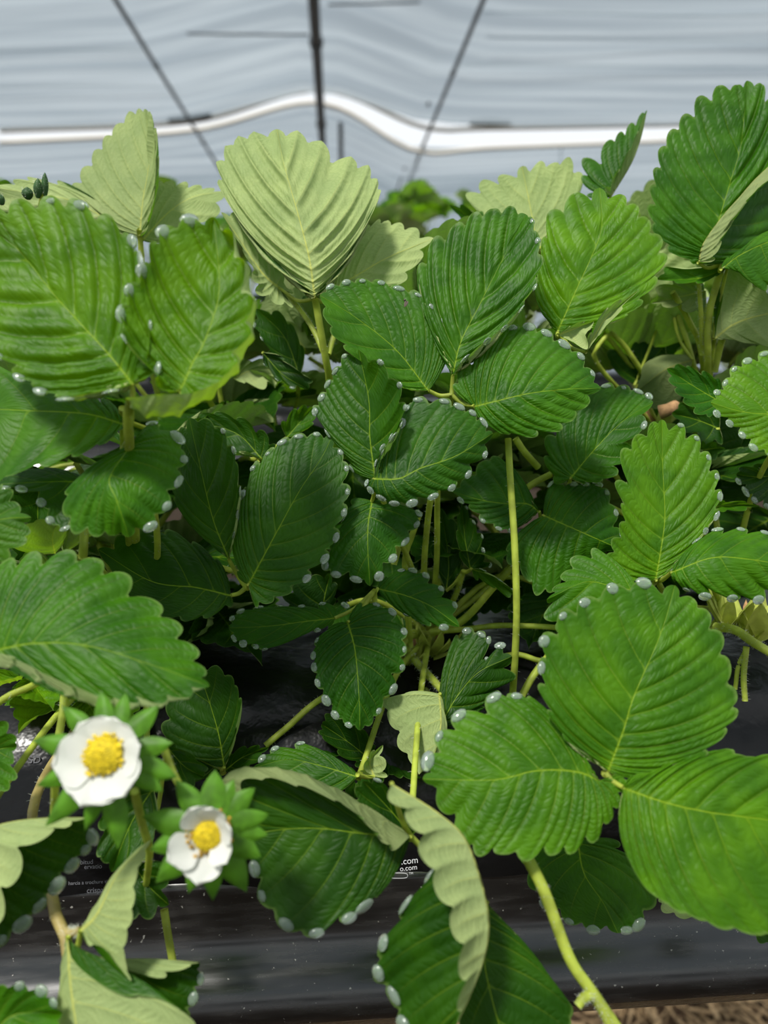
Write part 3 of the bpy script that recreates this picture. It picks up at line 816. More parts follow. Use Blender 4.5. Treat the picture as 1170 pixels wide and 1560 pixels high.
# --- leaf below it, edged with drops, tinted darker for the weaker light there
leaf('G', 'mid', [(655, 965, .415), (640, 900, .39), (600, 800, .345), (572, 738, .325)])
LF('G', 'T5', [(845, 690), (820, 500), (815, 330), (770, 100)],
   [(790, 690), (730, 640), (690, 560), (620, 470), (558, 365), (590, 300), (620, 240), (655, 185), (700, 120)],
   [(868, 640), (880, 560), (930, 490), (967, 430), (985, 350), (960, 250), (870, 150)], (.326, -3, 0), fl=6, fr=-16, tint=(0.7, 0.8, 1), drops='lr',
   dlab='the leaflet below the centre leaf', relief=0.8, skip=1)
LF('G', 'C5', [(268, 1120), (360, 1118), (440, 1080), (570, 1035), (710, 950)],
   [(275, 1060), (303, 1000), (340, 955), (375, 905), (395, 845), (440, 812), (540, 820), (595, 842), (642, 867), (680, 905)],
   [(238, 1135), (253, 1165), (295, 1195), (347, 1216), (415, 1214), (495, 1188), (565, 1155), (625, 1105), (685, 1030)],
   (.318, -11, 0), fl=-2, fr=5, bow=-4, tint=(0.65, 0.8, 1), drops='lr', dlab='the drop-rimmed rounded leaflet', skip=0, relief=0.75)
LF('G', 'T5', [(830, 790), (812, 900), (812, 1030), (822, 1178)],
   [(940, 790), (1055, 850), (1045, 905), (990, 985), (930, 1060), (865, 1140)],
   [(740, 780), (690, 870), (640, 980), (608, 1100), (660, 1138), (755, 1155)], (.334, -9, 0), fl=4, fr=3, bow=-4, tint=(0.6, 0.8, 1), drops='lrt',
   dlab='the hanging middle leaflet', skip=1, relief=0.7, dsize=1.1)

# --- small glossy leaf
leaf('H', 'mid', [(655, 965, .415), (610, 960, .39), (575, 940, .365), (570, 900, .352)])
LF('H', 'T6', [(600, 475), (632, 600), (650, 800), (655, 968)],
   [(650, 385), (738, 388), (815, 425), (870, 520), (870, 605), (860, 690), (815, 790), (745, 890), (705, 945)],
   [(520, 490), (450, 560), (434, 635), (438, 690), (455, 765), (496, 845), (538, 910), (600, 950)], (.345, -14, 0), fl=5, fr=5, bow=-5, amp=0.55, tint=(0.6, 0.8, 1), drops='lr',
   dlab='the small glossy leaflet', skip=1, relief=1.8)
LF('H', 'T6', [(540, 455), (400, 470), (250, 490), (55, 500)],
   [(520, 495), (455, 512), (355, 535), (265, 572), (205, 600), (165, 588), (110, 574), (72, 550)],
   [(590, 392), (480, 385), (380, 400), (280, 400), (180, 405), (97, 423), (62, 455)], (.348, -16, 0), fl=2, fr=4, amp=0.55, tint=(0.7, 0.9, 1), drops='lr',
   dlab='the small left-pointing leaflet', skip=0, relief=0.7)
LF('H', 'T6', [(735, 320), (860, 350), (980, 400), (1110, 495)],
   [(765, 265), (850, 232), (905, 233), (965, 258), (1035, 320), (1095, 395)],
   [(790, 390), (870, 445), (965, 492), (1045, 502)], (.362, -12, 0), fl=3, fr=2, amp=0.55, tint=(0.75, 0.95, 1), drops='lr', dlab='the small right-pointing leaflet', skip=1, relief=0.9)
leaf('H4', 'mid', junction=(490, 930, .375))
LF('H4', 'T6', [(480, 440), (495, 350), (520, 250)], [(340, 410), (300, 350), (360, 290), (450, 255)], [(545, 380), (550, 300)], (.378, -8, 0), tint=DEEP)

# --- big leaf at the left edge, seen from above
leaf('C', 'left', junction=(-20, 985, .262))
LF('C', 'T2', [(-60, 580), (150, 540), (400, 550), (700, 640), (958, 735)],
   [(-200, 450), (-130, 260), (40, 150), (160, 117), (322, 110), (458, 155), (592, 228), (733, 358), (830, 458), (910, 575), (945, 670)],
   [(60, 600), (180, 665), (330, 740), (490, 798), (620, 815), (740, 815), (865, 785)],
   (.250, -9, 0), fl=8, fr=-3, vr=[(-20, 650), (60, 655), (170, 722), (340, 798), (480, 822), (620, 822), (760, 800)], dvr=2, ub=.75, amp=0.65, tint=(1.05, 1.12, 1), relief=0.9, bow=-4)
LF('C', 'T1', [(-260, 1000), (-100, 960), (20, 930), (143, 925)],
   [(-150, 820), (0, 770), (60, 800), (90, 870)], [(-150, 1160), (-40, 1150), (40, 1120), (120, 1040), (140, 990)], (.27, -8, 0), fl=3, fr=2, amp=0.65, tint=MIDG)

# --- leaf I behind the first flower
leaf('I', 'left', junction=(338, 1172, .335))
LF('I', 'T2', [(1025, 1105), (1000, 960), (960, 820), (900, 640)],
   [(960, 1095), (880, 1045), (760, 1012), (735, 920), (760, 810), (820, 700)],
   [(1045, 1060), (1080, 940), (1105, 800), (1085, 740), (1060, 690), (990, 640)], (.330, -6, 0), fl=4, fr=-8, tint=DARK, relief=0.6)
LF('I', 'T6', [(40, 1150), (120, 1090), (240, 1045)], [(55, 1080), (120, 1040), (190, 1035)], [(70, 1165), (140, 1150), (210, 1100)], (.335, -8, 0), tint=DARK, relief=0.6)
LF('I', 'T2', [(1010, 1120), (880, 1060), (745, 1020)], [(960, 1160), (850, 1180), (780, 1120)], [(930, 1080), (850, 1045), (790, 1025)], (.336, -8, 0), tint=DEEP, relief=0.6)
leaf('J', 'mid', junction=(545, 1180, .322))
LF('J', 'T6', [(645, 1180), (480, 1130), (330, 1100), (165, 1140)],
   [(540, 1260), (400, 1250), (280, 1230), (200, 1190)], [(620, 1140), (540, 1090), (450, 1045), (372, 1022), (255, 1050), (200, 1095)],
   (.322, -14, 0), fl=-2, fr=4, tint=(0.9, 0.95, 1.05), relief=0.6, drops='r', dlab='the leaflet above the rolled one', skip=3)
LF('J', 'T6', [(700, 1100), (600, 1020), (480, 940)], [(640, 1135), (560, 1080), (490, 1010), (465, 975)], [(725, 1040), (680, 970), (600, 910), (500, 890)], (.35, -10, 0), tint=DARK, relief=0.6)
LF('J', 'T6', [(720, 1180), (700, 1110), (760, 1035)], [(645, 1160), (680, 1110), (710, 1060)], [(780, 1180), (775, 1110)], (.33, -8, 0), under=True, relief=0.5)

# --- folded leaf, one half dark, the other pale
leaf('K', 'mid', [(655, 965, .415), (640, 1030, .40), (680, 1095, .352)], (0.0018, 0.0014), hairs=90)
LF('K', 'U5', [(150, 620), (230, 480), (330, 370), (480, 300)],
   [(160, 520), (188, 400), (185, 300), (220, 205), (285, 165), (352, 185), (385, 215), (375, 310), (430, 245)],
   [(250, 600), (350, 540), (420, 470), (500, 395)], (.345, -10, 0), fl=3, fr=5, amp=0.8, tint=DARK, drops='lr', dlab='the dark curled leaflet', skip=4, relief=0.7)
LF('K', 'T6', [(1020, 800), (1025, 950), (990, 1090), (925, 1170)],
   [(1040, 900), (1050, 1000), (1020, 1100)],
   [(890, 790), (752, 835), (790, 935), (830, 1045), (890, 1120)], (.338, -8, 0), under=True, fl=4, fr=2, amp=0.34, relief=0.4, label='pale folded leaflet')

# --- small folded young leaf in the centre
leaf('P', 'mid', [(655, 965, .415), (690, 915, .402), (706, 870, .388)], (0.0017, 0.0014), hairs=140)
LF('P', 'U3', [(230, 745), (205, 600), (190, 440)], [(180, 680), (165, 580), (170, 500)], [(325, 722), (290, 650), (285, 585), (245, 520), (212, 455)], (.385, -5, 0), fr=-5, tint=DARK, drops='r',
   dlab='the young folded leaflet', skip=0, relief=0.5, dsize=.7)
LF('P', 'U3', [(120, 840), (130, 700), (95, 460)], [(70, 720), (48, 640), (80, 530)], [(195, 760), (205, 620), (160, 520)], (.395, -4, 0), fr=-6, tint=DEEP, relief=0.5)
LF('P', 'U3', [(235, 740), (340, 780), (470, 885)], [(290, 745), (370, 795), (430, 840)], [(255, 790), (330, 825), (400, 870)], (.378, -10, 0), tint=MIDG, drops='l', dlab='the small edge-on leaflet', relief=0.4, skip=0, dsize=.7)

# --- dark leaf right of the long stalk
leaf('O', 'mid', [(655, 965, .415), (760, 880, .41), (828, 795, .386)], (0.0016, 0.0013))
LF('O', 'U3', [(565, 495), (680, 545), (860, 625), (930, 660)],
   [(575, 420), (598, 345), (642, 338), (710, 345), (765, 345), (825, 343), (865, 385), (905, 480), (930, 580)],
   [(470, 560), (395, 640), (400, 715), (480, 785), (530, 862), (610, 845), (700, 770), (800, 700)], (.372, -9, 0), fl=4, fr=3, bow=-4, tint=(0.75, 0.9, 1), drops='l',
   dlab='the dark ribbed leaflet', skip=1, relief=1.5)
LF('O', 'U3', [(545, 478), (490, 442), (380, 440), (260, 420), (145, 385)],
   [(470, 530), (410, 567), (350, 557), (275, 520), (225, 465), (180, 425)],
   [(480, 400), (420, 340), (412, 265), (340, 222), (270, 255), (195, 330)], (.378, -10, 0), fl=0, fr=6, tint=(0.75, 0.9, 1), drops='l', dlab="the long stalk's left leaflet", skip=1, relief=1.5)
leaf('O2', 'right', junction=(868, 735, .385))
LF('O2', 'U2', [(268, 985), (380, 850), (510, 720), (645, 640)],
   [(195, 1010), (145, 900), (150, 800), (230, 690), (330, 590), (440, 548), (522, 558), (587, 580), (632, 605)],
   [(330, 1010), (400, 1002), (480, 970), (560, 880), (610, 740)], (.372, -4, 2), fl=5, fr=-8, tint=(0.9, 1, 1), drops='lr', dlab='the white-dropped leaflet', skip=4, relief=1.0)

# --- right of centre: light green leaf of three
leaf('N', 'right', [(1105, 930, .405), (1030, 920, .36), (1000, 884, .334)])
LF('N', 'U4', [(658, 790), (690, 600), (700, 480), (690, 280), (685, 58)],
   [(580, 800), (500, 760), (432, 682), (455, 605), (490, 535), (497, 450), (470, 348), (497, 198), (565, 128), (640, 68)],
   [(735, 740), (795, 680), (845, 610), (893, 553), (945, 480), (960, 388), (945, 298), (905, 212), (850, 128), (775, 75)],
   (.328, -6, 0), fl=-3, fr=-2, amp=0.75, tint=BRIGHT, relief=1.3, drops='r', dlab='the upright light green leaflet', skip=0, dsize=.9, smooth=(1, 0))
LF('N', 'U4', [(600, 850), (450, 815), (330, 800), (160, 880)],
   [(480, 1010), (330, 1040), (210, 1030), (145, 960)],
   [(520, 790), (480, 740), (438, 678), (372, 643), (270, 688), (222, 770), (185, 830)], (.318, -10, 0), fl=4, fr=4, amp=0.75, tint=(1.2, 1.2, 1), relief=0.7)
LF('N', 'U4', [(730, 755), (900, 690), (1050, 690), (1360, 740)],
   [(780, 680), (850, 605), (950, 552), (1060, 553), (1170, 570), (1280, 600)],
   [(740, 800), (800, 840), (890, 872), (1020, 882), (1140, 890), (1260, 850)], (.318, -14, 0), fl=5, fr=5, bow=-7, amp=0.75, tint=(1.2, 1.2, 1), relief=0.9, drops='lr',
   dlab='the ribbed right-edge leaflet', skip=1)

# --- three large bright leaflets in front at the right, stronger light put into their tint
leaf('M', 'right', [(1105, 930, .405), (1010, 1120, .31), (930, 1182, .278), (922, 1178, .272)], (0.0018, 0.0015), label='large bright leaf leaning forward')
LF('M', 'U6', [(440, 945), (510, 760), (560, 600), (680, 320), (745, 95)],
   [(370, 885), (245, 800), (163, 680), (118, 560), (125, 445), (138, 320), (225, 205), (325, 148), (455, 88), (600, 72)],
   [(590, 985), (700, 985), (800, 955), (890, 880), (975, 780), (1035, 680), (1030, 590), (1000, 450), (965, 320), (900, 215), (825, 150)],
   (.272, -8, 0), fl=-3, fr=1, bow=-3, amp=0.55, tint=(1.5, 1.35, 1), relief=1.7, drops='l', dlab="the big right leaf's upper leaflet", skip=4, dsize=1.3, smooth=(1, 0))
LF('M', 'U5', [(880, 868), (800, 832), (690, 818), (570, 825), (400, 862), (72, 860)],
   [(1015, 825), (1005, 900), (975, 985), (930, 1055), (860, 1150), (750, 1206), (660, 1212), (540, 1238), (420, 1205), (325, 1215), (225, 1155), (140, 985)],
   [(800, 800), (700, 690), (630, 560), (570, 485), (480, 467), (375, 475), (213, 562), (128, 658), (83, 775)],
   (.270, -10, 0), fl=2, fr=2, bow=-3, amp=0.55, tint=(1.5, 1.35, 1), relief=1.5, drops='r', dlab="the big right leaf's left leaflet", skip=4, dsize=1.3)
LF('M', 'U7', [(510, 90), (700, 155), (900, 200), (1200, 240), (1500, 300)],
   [(560, 30), (700, 10), (830, -45), (920, -78), (1000, -88), (1075, -55), (1200, -60), (1350, 20), (1450, 150)],
   [(488, 230), (513, 370), (595, 530), (680, 605), (760, 660), (850, 692), (960, 738), (1110, 765), (1250, 770), (1400, 680), (1480, 500)],
   (.266, -10, 2), fl=2, fr=0, bow=-3, tint=(1.7, 1.45, 1), relief=1.7, smooth=(1, 3), amp=0.2)
leaf('M2', 'right', junction=(900, 1290, .330))
LF('M2', 'U7', [(300, 330), (330, 480), (420, 620), (485, 755)],
   [(480, 330), (640, 480), (660, 620), (590, 735), (530, 752)],
   [(140, 380), (40, 420), (75, 540), (150, 640), (260, 715), (370, 748)], (.322, -10, 0), fl=2, fr=2, tint=(0.8, 0.9, 1), relief=0.7, drops='lr', dlab='the dim leaflet underneath', skip=3, dsize=1.2)
LF('M2', 'U7', [(760, 560), (850, 640), (870, 700)], [(880, 560), (900, 640)], [(670, 600), (690, 660), (780, 690)], (.335, -10, 0), under=True, relief=0.4)
LF('M2', 'U7', [(1150, 600), (1180, 700), (1200, 820)], [(1290, 600), (1300, 720), (1260, 800)], [(1050, 680), (1090, 740), (1130, 800)], (.325, -10, 0), tint=DARK, relief=0.6)

# --- right edge bright leaflet and dark neighbours
leaf('Q', 'right', junction=(1215, 630, .336))
LF('Q', 'U2', [(1330, 690), (1180, 692), (1050, 680), (908, 640)],
   [(1300, 900), (1180, 888), (1090, 850), (1040, 790), (985, 735), (930, 690)],
   [(1260, 385), (1140, 405), (1060, 440), (1000, 480), (962, 545), (930, 590)], (.336, -8, -2), fl=2, fr=3, amp=0.6, tint=YEL, relief=1.0, drops='lr', dlab='the yellow-green leaflet', skip=1)
LF('Q', 'U2', [(960, 640), (840, 570), (708, 485)],
   [(905, 705), (835, 690), (785, 640), (745, 590), (715, 540)],
   [(950, 535), (880, 495), (810, 472), (755, 463)], (.372, -9, 0), amp=0.6, tint=(0.55, 0.8, 1.35), relief=0.6)
LF('Q', 'U2', [(1250, 960), (1140, 980), (1025, 970)], [(1230, 1120), (1160, 1120), (1100, 1090), (1060, 1050), (1030, 1000)], [(1230, 900), (1120, 920), (1040, 935)], (.37, -8, 0), amp=0.6, tint=DEEP, relief=0.6, drops='l',
   dlab='the dark right-edge leaflet', skip=0)
leaf('R', 'right', junction=(1035, 650, .40))
LF('R', 'U2', [(950, 760), (850, 720), (730, 690)], [(960, 830), (860, 830), (760, 760)], [(940, 660), (850, 650), (770, 640)], (.40, -8, 0), tint=DEEP, relief=0.6)
LF('R', 'U2', [(860, 860), (920, 850), (975, 850)], [(870, 815), (930, 820)], [(870, 900), (930, 900)], (.39, -8, 0), tint=DARK, relief=0.6)
LF('R', 'U2', [(930, 1115), (1040, 1105), (1135, 1112)], [(960, 1085), (1060, 1090)], [(960, 1140), (1060, 1135)], (.36, -20, 0), tint=MIDG, relief=0.4)

# --- tall leaf at the right edge
leaf('T', 'backright', [(1075, 690, .50), (1078, 560, .42), (1080, 480, .405), (1096, 420, .398), (1100, 402, .392)], (0.0022, 0.0018), hairs=160,
     forks=[[(1070, 540, .418), (1068, 480, .405), (1064, 425, .398)]])
LF('T', 'U1', [(905, 880), (950, 700), (1000, 530), (1050, 350), (1075, 68)],
   [(830, 905), (720, 850), (640, 750), (618, 650), (630, 560), (645, 478), (670, 385), (718, 300), (780, 225), (850, 140), (945, 88), (1030, 85)],
   [(1000, 850), (1100, 750), (1200, 600), (1230, 450), (1225, 300), (1200, 160), (1145, 82)], (.392, -6, 0), fl=-2, fr=-3, bow=3, amp=0.62, tint=(0.9, 1.0, 1.05), relief=2.1, tipd=8)
LF('T', 'U1', [(850, 900), (875, 810), (960, 690), (1040, 600), (1110, 520), (1250, 390)],
   [(925, 890), (955, 820), (1010, 715), (1065, 635), (1125, 560), (1210, 490)],
   [(1000, 900), (1100, 860), (1200, 800), (1290, 660), (1300, 500)], (.384, -5, 2), fl=-8, fr=8, ub=.7, amp=0.62, tint=(0.75, 0.85, 1), relief=0.6)
LF('T', 'U1', [(955, 930), (1050, 860), (1200, 800), (1330, 830)], [(980, 880), (1060, 830), (1110, 800), (1180, 750), (1270, 760)], [(1010, 910), (1080, 950), (1150, 1030), (1250, 1010)], (.378, -10, 0), fl=3, fr=6, amp=0.62, tint=(1.2, 1.2, 1.3), relief=0.6)
leaf('T4', 'backright', [(1075, 690, .50), (1083, 560, .43), (1088, 515, .408)], (0.0017, 0.0014))
LF('T4', 'U2', [(925, 350), (1000, 290), (1100, 250), (1290, 210)],
   [(945, 240), (965, 150), (950, 60), (1010, 12), (1080, 60), (1150, 120), (1230, 140)],
   [(1000, 345), (1100, 370), (1220, 390)], (.405, -3, 0), fl=-6, fr=4, under=True, ub=.8, tint=(0.9, 0.9, 0.9), relief=0.5, label='leaflet seen from below in shade')
LF('T4', 'U2', [(880, 130), (780, 155), (630, 185)], [(870, 240), (790, 225), (700, 205)], [(850, 60), (750, 70), (660, 110)], (.42, -3, 0), ub=.6, under=True, relief=0.5)
LF('T4', 'U2', [(985, 20), (860, 70), (660, 78)], [(940, 60), (860, 95), (760, 95)], [(900, 10), (800, 30), (700, 20)], (.395, -16, 0), tint=(0.9, 1, 1), relief=0.4)
leaf('S', 'backright', [(1070, 690, .50), (1062, 580, .455), (1030, 470, .45), (1022, 445, .45)], (0.0018, 0.0015))
LF('S', 'U2', [(825, 445), (700, 490), (568, 590)], [(760, 640), (660, 670), (590, 640)], [(780, 420), (680, 425), (600, 470)], (.44, -4, 0), fl=6, fr=8, bow=-6, under=True, ub=.45, relief=0.4, amp=0.08)
LF('S', 'U2', [(560, 560), (680, 400), (830, 280)], [(460, 480), (440, 400), (600, 330), (740, 265)], [(640, 520), (740, 420), (800, 350)], (.47, -4, 0), tint=DARK, relief=0.5)

# --- bright leaf behind the centre leaf, at the upper right
leaf('V', 'right', [(1105, 930, .405), (960, 760, .40), (880, 600, .385), (850, 505, .372)])
LF('V', 'U1', [(208, 1215), (300, 1010), (360, 880), (410, 740), (400, 558)],
   [(140, 1120), (102, 1030), (118, 920), (135, 800), (165, 670), (285, 580)],
   [(300, 1220), (420, 1190), (520, 1150), (595, 1090), (662, 995), (712, 878), (685, 785), (625, 700), (572, 635), (505, 588)],
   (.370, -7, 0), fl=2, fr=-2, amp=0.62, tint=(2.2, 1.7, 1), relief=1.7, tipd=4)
LF('V', 'U2', [(340, 410), (380, 330), (440, 240), (580, 125)], [(350, 330), (425, 215), (485, 172)], [(390, 340), (430, 300), (500, 220)], (.360, -5, 0), amp=0.62, under=True, relief=0.3)
LF('V', 'U2', [(210, 330), (290, 300), (375, 268)], [(260, 290), (320, 268)], [(270, 360), (345, 395)], (.362, -5, 0), amp=0.62, under=True, relief=0.3)

# --- pale leaf and folded leaf on the skyline
leaf('W', 'backright', [(1065, 690, .50), (900, 480, .455), (818, 380, .445)])
LF('W', 'C6', [(330, 360), (310, 230), (275, 55)],
   [(220, 330), (130, 270), (70, 160), (132, 105), (200, 86)], [(430, 330), (495, 220), (498, 90), (448, 22), (392, 42), (342, 36)], (.445, -4, 0), amp=0.75, under=True, fl=4, fr=3, relief=0.6, label='pale leaflet seen from below')
LF('W', 'U1', [(455, 600), (545, 450), (590, 330), (618, 203)],
   [(345, 600), (315, 515), (322, 425), (435, 343), (492, 303), (540, 263), (592, 216)],
   [(425, 560), (480, 480), (530, 390), (570, 310), (603, 230)], (.440, -4, 0), fl=4, fr=-6, ub=1.3, amp=0.7, tint=(0.75, 0.9, 1), relief=0.5)  # underside strip lightened in colour because it faces away from the light
LF('W', 'C6', [(180, 330), (90, 250), (10, 195)], [(100, 320), (40, 270)], [(130, 240), (60, 195)], (.47, -4, 0), amp=0.75, tint=DARK, relief=0.4)

# --- dim leaves under the tall pale one
leaf('AA', 'backleft', [(330, 760, .52), (440, 640, .47), (455, 570, .44)], (0.0015, 0.0012))
LF('AA', 'T4', [(500, 1180), (430, 1000), (300, 870)], [(440, 1160), (360, 1080), (320, 1000), (285, 940)], [(520, 1060), (470, 950), (400, 880)], (.42, -4, 0), fr=-6, tint=DARK, relief=0.6, drops='l', dlab='the dim curled leaflet', skip=0, dsize=.8)
LF('AA', 'T5', [(330, 110), (420, 210), (540, 280)], [(420, 130), (500, 200), (560, 240)], [(340, 170), (400, 240), (470, 275)], (.415, -6, 0), tint=DEEP, relief=0.5, drops='r', dlab='the dim hanging leaflet', skip=0, dsize=.7)
LF('AA', 'T4', [(520, 1050), (450, 960), (380, 880)], [(470, 1090), (400, 980)], [(590, 1040), (500, 930), (420, 850)], (.45, -4, 0), under=True, relief=0.4)
leaf('BB', 'backleft', junction=(392, 690, .40))
LF('BB', 'T5', [(330, 600), (210, 480), (0, 420)], [(240, 560), (100, 560), (20, 500)], [(390, 535), (335, 468), (240, 408), (130, 380), (50, 388)], (.385, -8, 0), tint=DARK, relief=0.5)
LF('BB', 'T5', [(440, 500), (500, 430), (560, 360)], [(415, 430), (470, 370), (520, 350)], [(500, 480), (560, 440), (575, 400)], (.40, -6, 0), tint=MIDG, relief=0.5)
LF('BB', 'T5', [(195, 230), (300, 190), (420, 260)], [(260, 150), (340, 140), (400, 200)], [(240, 250), (330, 280)], (.45, -6, 0), under=True, relief=0.4)

# --- rolled leaf at the bottom and the long folded one
leaf('MM', 'mid', junction=(625, 1273, .283))
LF('MM', 'T7', [(885, 312), (700, 302), (450, 275), (230, 290), (100, 330)],
   [(830, 450), (790, 520), (740, 585), (662, 648), (590, 703), (435, 775), (295, 735), (188, 598), (165, 470)],
   [(805, 378), (740, 325), (680, 255), (560, 155), (400, 85), (250, 45), (120, 55), (60, 160)],
   (.275, -8, 2), fl=2, fr=-14, vr=[(860, 300), (760, 258), (650, 175), (500, 75), (350, 12), (200, -2), (60, 30), (20, 180)], dvr=-2, ub=.6, tint=(0.62, 0.68, 1), relief=0.8,
   drops='l', dlab='the rolled bottom leaflet', skip=3, dsize=1.3, smooth=(2, 0))
LF('MM', 'T7', [(890, 310), (800, 200), (670, 60)], [(760, 290), (640, 170), (630, 90)], [(930, 250), (850, 120), (730, 50)], (.285, -4, 0), fr=-6, tint=DEEP, relief=0.5, drops='r', dlab='the short dark leaflet', skip=1)
LF('MM', 'T7', [(800, 70), (1000, 195), (1130, 310), (1200, 480), (1245, 680), (1230, 850), (1160, 1040), (1100, 1170)],
   [(785, 145), (875, 255), (928, 395), (1003, 575), (1073, 745), (1105, 925), (1098, 1090)],
   [(850, 185), (935, 285), (1000, 430), (970, 505), (850, 640), (740, 820), (715, 960), (790, 1060), (835, 1190), (930, 1290)],
   (.250, -4, 0), fl=-9, fr=14, tint=DARK, relief=0.4, drops='r', dlab='the long folded leaflet', skip=3, dsize=1.3, amp=0.42, mexp=1.1, label='leaflet folded along its midrib, pale half outside')
LF('MM', 'U7', [(-110, 620), (-130, 850), (-80, 1100), (0, 1350)],
   [(-20, 760), (45, 850), (100, 900), (160, 950), (210, 1010), (255, 1060), (280, 1110), (260, 1200), (150, 1300)],
   [(-200, 760), (-260, 900), (-280, 1050), (-200, 1250)], (.268, -6, 0), fl=3, fr=4, tint=(0.65, 0.75, 0.9), relief=0.6, smooth=(2, 0), amp=0.18)

# --- folded leaf at the lower left corner
leaf('EE', 'left', junction=(-60, 1270, .262))
LF('EE', 'T3', [(-250, 350), (-50, 270), (150, 232), (400, 225)],
   [(-280, 700), (-120, 830), (12, 690), (90, 490), (232, 300), (310, 270)],
   [(-250, 900), (-100, 900), (20, 810), (125, 730), (205, 640), (285, 545), (352, 450), (410, 378), (435, 320)],
   (.248, -3, 0), fl=-6, fr=10, tint=DEEP, relief=0.45, drops='r', dlab='the lower-left folded leaflet', skip=2, dsize=1.3, amp=0.5, label='leaflet folded along its midrib, pale half outside')
LF('EE', 'T2', [(-150, 1040), (-50, 1030), (78, 1010)], [(-120, 920), (-40, 880), (35, 900), (75, 970)], [(-140, 1250), (-20, 1240), (40, 1210), (80, 1150), (65, 1070)], (.29, -8, 0), tint=(1, 1.05, 1.3), relief=0.5)
LF('EE', 'T3', [(-60, 1250), (60, 1130), (285, 1120)], [(-80, 1080), (0, 992), (100, 988), (200, 1015), (250, 1070)], [(60, 1290), (180, 1260), (270, 1190)], (.235, -10, 0), tint=(1.2, 1.25, 1), relief=0.6, drops='l', dlab='the bottom-left corner leaflet', skip=2)

# --- runner leaf seen from below, lower left
leaf('HH', 'left', [(215, 985, .40), (60, 1200, .32), (80, 1370, .262), (95, 1412, .252), (103, 1440, .250), (106, 1470, .249)], (0.0022, 0.0019), hairs=120, mat=M_STEMR,
     forks=[[(97, 1418, .252), (108, 1422, .250), (124, 1416, .248)]], label='leaf on a ruddy hairy stalk, pale side out')
LF('HH', 'T3', [(368, 742), (440, 670), (540, 480), (692, 325)],
   [(400, 690), (460, 600), (560, 440), (640, 360)],
   [(405, 812), (475, 825), (597, 972), (572, 870), (580, 780), (605, 690), (617, 590), (627, 490), (660, 410)], (.246, -3, 0), under=True, fl=12, fr=-4, relief=0.4, amp=0.2)
LF('HH', 'T3', [(310, 770), (318, 950), (345, 1150), (390, 1400)],
   [(330, 870), (420, 960), (565, 1040), (720, 1052), (832, 1110), (895, 1175), (900, 1300), (720, 1420)],
   [(290, 850), (282, 980), (265, 1150), (250, 1300)], (.248, -6, 0), under=True, fl=-3, fr=5, relief=0.6, smooth=(2, 2), amp=0.2)
LF('HH', 'T3', [(325, 805), (480, 866), (700, 872), (912, 888)],
   [(500, 892), (620, 935), (742, 962), (858, 912)],
   [(430, 965), (560, 1035), (720, 1070), (860, 1140), (905, 1060), (930, 965)], (.256, -6, 0), fl=-5, fr=4, tint=DEEP, relief=0.5, drops='r', dlab='the dark leaflet under the flowers', skip=4)
leaf('LL', 'left', junction=(215, 1310, .30))
LF('LL', 'T3', [(600, 430), (680, 540), (772, 625)], [(740, 430), (770, 520)], [(570, 560), (600, 690), (690, 690)], (.29, -8, 0), tint=DEEP, relief=0.5)
LF('LL', 'T3', [(700, 90), (600, 250), (510, 475)], [(720, 250), (680, 400), (600, 480), (560, 475)], [(560, 100), (450, 250), (440, 395), (470, 430)], (.30, -8, 0), tint=DARK, relief=0.6)
LF('LL', 'T2', [(760, 1010), (840, 1100), (930, 1150)], [(800, 1000), (880, 1050), (950, 1110)], [(760, 1090), (800, 1170), (880, 1200)], (.31, -8, 0), tint=DARK, relief=0.6)
# ------------------------------------------------------------------ stalks and flowers of the front plants
def stalk(pl, pts, r=(0.0016, 0.0014), hairs=0, label=None, name='stalk', mat=None, forks=()):
    e = PLANTS[pl]
    paths = [(np.array([at(*p) for p in pts]), *r)] + [(np.array([at(*p) for p in f]), r[1], r[1] * .75) for f in forks]
    o = stem_mesh(name, paths, e, mat, hairs=hairs, seed=int(abs(pts[0][0])))
    o['_org'] = list(e.location)
    if label: o['label'] = label
    return o
stalk('mid', [(774, 668, .352), (778, 740, .350), (784, 830, .350), (787, 930, .352), (784, 1010, .358), (781, 1058, .366)], (.0016, .0017), 40, 'long upright pale green stalk')
stalk('mid', [(655, 965, .415), (646, 880, .39), (652, 790, .365), (660, 740, .352)], (.0017, .0015), 120)
stalk('mid', [(625, 985, .395), (617, 860, .378), (628, 815, .372), (640, 780, .37)], (.0017, .0015), 30)
stalk('mid', [(600, 860, .372), (606, 838, .372), (612, 815, .372)], (.0016, .0016), 20)
stalk('mid', [(655, 962, .40), (716, 958, .395), (760, 953, .395), (835, 955, .385), (870, 960, .38)], (.0016, .0014), 40)
stalk('mid', [(655, 965, .405), (705, 945, .40), (760, 885, .39), (800, 845, .385)], (.0022, .0018), 60)
stalk('mid', [(614, 985, .398), (640, 1015, .385), (680, 1058, .366)], (.0021, .0019), 260, 'thick hairy stalk')
stalk('mid', [(612, 1020, .40), (614, 1052, .392), (622, 1085, .385)], (.0014, .0013), 30)
stalk('mid', [(700, 1060, .40), (770, 1000, .392), (820, 1006, .388), (850, 1015, .385)], (.0015, .0014), 20)
stalk('right', [(795, 1060, .37), (812, 1030, .372), (835, 1000, .378)], (.0018, .0018), 20)
stalk('mid', [(404, 1136, .352), (440, 1106, .356), (490, 1064, .362), (600, 1000, .39)], (.0015, .0015), 90, 'hairy stalk lying on the bag')
stalk('right', [(800, 1300, .268), (830, 1360, .263), (868, 1460, .259), (903, 1512, .257), (950, 1580, .256)], (.0021, .0019), 60, 'forked yellow-green runner stalk hanging over the gutter',
      forks=[[(905, 1518, .257), (918, 1540, .256), (935, 1575, .255)], [(903, 1516, .257), (890, 1520, .255), (880, 1533, .254)]])
